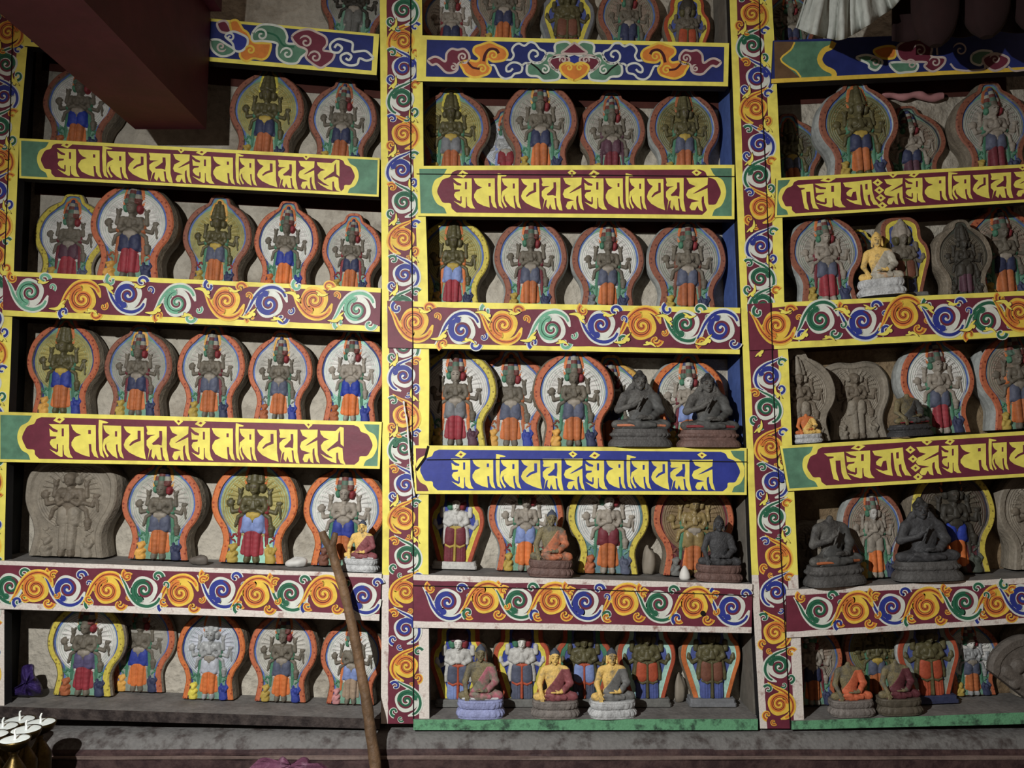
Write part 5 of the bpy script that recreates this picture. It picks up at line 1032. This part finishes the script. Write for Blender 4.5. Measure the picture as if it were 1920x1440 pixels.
for i, (px, py, y, lb) in enumerate(lamps):
    c = P(px, py, y); hgt = c.z - zt2 - .0004; r = 26.5 * (c - EYE).dot(Vector((0, cp, sp))) / F
    o = empty('butter_lamp', (c.x, y, zt2 + .0004), lb, 'lamp', LG)
    h = hgt; prof = [(0, 0), (r * .84, 0), (r * .86, .004), (r * .80, h - 2.15 * r), (r * .58, h - 1.75 * r), (r * .34, h - 1.35 * r), (r * .20, h - 1.08 * r), (r * .25, h - .98 * r), (r * .17, h - .90 * r), (r * .24, h - .80 * r), (r * .55, h - .70 * r), (r * .85, h - .48 * r), (r * .96, h - .22 * r), (r, h), (r * .95, h), (r * .92, h - .1 * r), (0, h - .12 * r)]
    m = Mesh(); m.lathe(prof, 'brass', 40); q = m.build('cup', o, True)
    m = Mesh(); m.lathe([(r * .925, h - .09 * r), (r * .93, h - .03 * r), (r * .88, h - .012 * r), (r * .5, h - .03 * r), (0, h - .035 * r)], 'wax', 36); m.build('butter', o, True)
    m = Mesh(); m.tube([(0, 0, h * .97), (.0005, 0, h + .006), (-.001, 0, h + .012), (.0008 * (i % 3), -.001, h + .018), (.003, -.001, h + .020)], [.0024, .0023, .0021, .0019, .0012], 'wick', 8); m.build('wick', o, True)
# crumpled cloths
def crumple(name, outline_px, y, mname, label, depth=.03, seed=1, base=None):
    """folded cloth heap: a closed bag-like skin with creases"""
    rr = np.random.RandomState(seed); ph = rr.rand(8) * 6.28
    xs = [p[0] for p in outline_px]; ys = [p[1] for p in outline_px]; cx, cy = sum(xs) / len(xs), sum(ys) / len(ys)
    ol = catmull(outline_px, 4, True); m = Mesh()
    for side in (1, -1):
        rows = []
        for i in range(9):
            t = i / 8; row_ = []
            for j, p in enumerate(ol):
                q = (cx + (p[0] - cx) * t, cy + (p[1] - cy) * t); a = math.atan2(p[1] - cy, p[0] - cx)
                dd = math.sqrt(max(0, 1 - t ** 2.2)) * depth * (1 + .4 * math.sin(5 * a + ph[0] + 3 * t) * t + .3 * math.sin(9 * a + ph[1]) * t + .15 * math.sin(7 * t + ph[2] + 2 * a))
                row_.append(P(q[0], q[1], y - side * dd * (1 if side > 0 else .5)))
            rows.append(row_)
        if side > 0: rows = list(reversed(rows))
        m.grid(rows, mname, closed_u=True)
    o = m.build(name); tag(o, label, 'cloth'); return o
mat('purple_cloth', (60, 44, 104), .45, .35, 40, .4, c2=(38, 22, 74), c2amt=.5); mat('mauve_cloth', (112, 62, 88), .7, .35, 30, .4, c2=(150, 110, 132), c2amt=.38)
crumple('cloth_bundle', [(12, 1303), (20, 1293), (38, 1282), (39, 1264), (43, 1249), (63, 1246), (65, 1264), (78, 1284), (80, 1301), (60, 1305), (35, 1306)], .065, 'purple_cloth', 'crumpled dark purple cloth at the left end of the bottom shelf', .028, 2)
crumple('cloth_bundle', [(466, 1462), (480, 1428), (500, 1420), (512, 1434), (530, 1418), (548, 1432), (565, 1420), (578, 1422), (590, 1440), (602, 1430), (618, 1462)], -.10, 'mauve_cloth', 'mauve crumpled cloth at the bottom edge below the left shelves', .03, 6)
m = Mesh(); c = P(334, 1446, -.11); m.lathe([(0, 0), (.034, 0), (.038, .012), (.036, .026), (0, .03)], 'wax', 28); o = m.build('wax_dish', smooth=True); o.location = (c.x, -.13, zt2 + .0004); tag(o, 'white wax dish barely showing at the bottom edge', 'dish')
# ------------------------------------------------------------------ hanging cloths top right
mat('pale_cloth', (186, 190, 182), .85, .3, 10, .5)
m = Mesh(); rows = []
bot = catmull([(1492, 52), (1510, 60), (1534, 68), (1560, 74), (1578, 75), (1598, 66), (1622, 52), (1650, 32), (1676, 14), (1690, -4)], 6)
n = len(bot)
for i in range(14):
    t = i / 13; row_ = []
    for j, p in enumerate(bot):
        u = j / (n - 1); tx, ty = 1545 + 90 * u, -119
        q = (tx + (p[0] - tx) * t, ty + (p[1] - ty) * t)
        yy = -.20 + .020 * t * math.sin(u * 24 + .6 * math.sin(3 * t)) + .012 * t * math.sin(u * 51 + 1) + .004 * math.sin(u * 90 + t * 7)
        row_.append(P(q[0], q[1], yy))
    rows.append(row_)
m.grid(rows, 'pale_cloth'); o = m.build('hanging_scarf', smooth=True); sd = o.modifiers.new('thickness', 'SOLIDIFY'); sd.thickness = .0025; tag(o, 'pale hanging cloth with pleats at the top right', 'cloth')
m = Mesh(); rows = []
for i in range(9):
    t = i / 8; rows.append([P(1672 + 340 * u, -119 + (t * (196 - 26 * u + 4 * math.sin(u * 20))), -.135 + .012 * t * math.sin(u * 30)) for u in np.linspace(0, 1, 60)])
m.grid(rows, 'maroon_dark_cloth'); o = m.build('added_shade_cloth', smooth=True); sd = o.modifiers.new('thickness', 'SOLIDIFY'); sd.thickness = .003; tag(o, 'dark red cloth added to darken the gaps behind the three banner rolls', 'cloth')  # cloth added to hide the lit wall and shade the cloud board
# rolled dark red banners hanging from a rod in front of the top right shelf
ban = [(1755, 86), (1850, 70), (1945, 60)]
for i, (cx, bz) in enumerate(ban):
    m = Mesh(); rows = []
    for k in range(16):
        t = k / 15; c0 = P(cx, -118 + (bz + 118) * t, -.22); rad = (.049 + .006 * math.sin(t * 3)) * (1 if k < 11 else math.sqrt(max(.05, 1 - ((k - 10.5) / 4.7) ** 2)))
        rows.append([(c0.x + rad * (1 + .08 * math.sin(5 * a)) * math.cos(a), -.22 + .72 * rad * math.sin(a), c0.z) for a in np.linspace(0, 2 * math.pi, 28, endpoint=False)])
    m.grid(list(reversed(rows)), 'maroon_dark_cloth', closed_u=True); m.face(rows[-1], 'maroon_dark_cloth'); m.face(list(reversed(rows[0])), 'maroon_dark_cloth')
    o = m.build('rolled_banner', smooth=True); tag(o, ['dark red hanging banner roll nearest the pale cloth', 'dark red hanging banner roll in the middle of the three', 'dark red hanging banner roll at the right frame edge'][i], 'banner', 'dark red rolled banners top right')
a = P(1500, -133, -.21); b_ = P(2100, -133, -.21); m = Mesh(); m.tube([(a.x - .1, -.21, a.z), (b_.x, -.21, a.z)], .011, 'dark_wood', 12); o = m.build('hanging_rod', smooth=True); tag(o, 'dark wooden rod above the frame that carries the banners', 'rod')
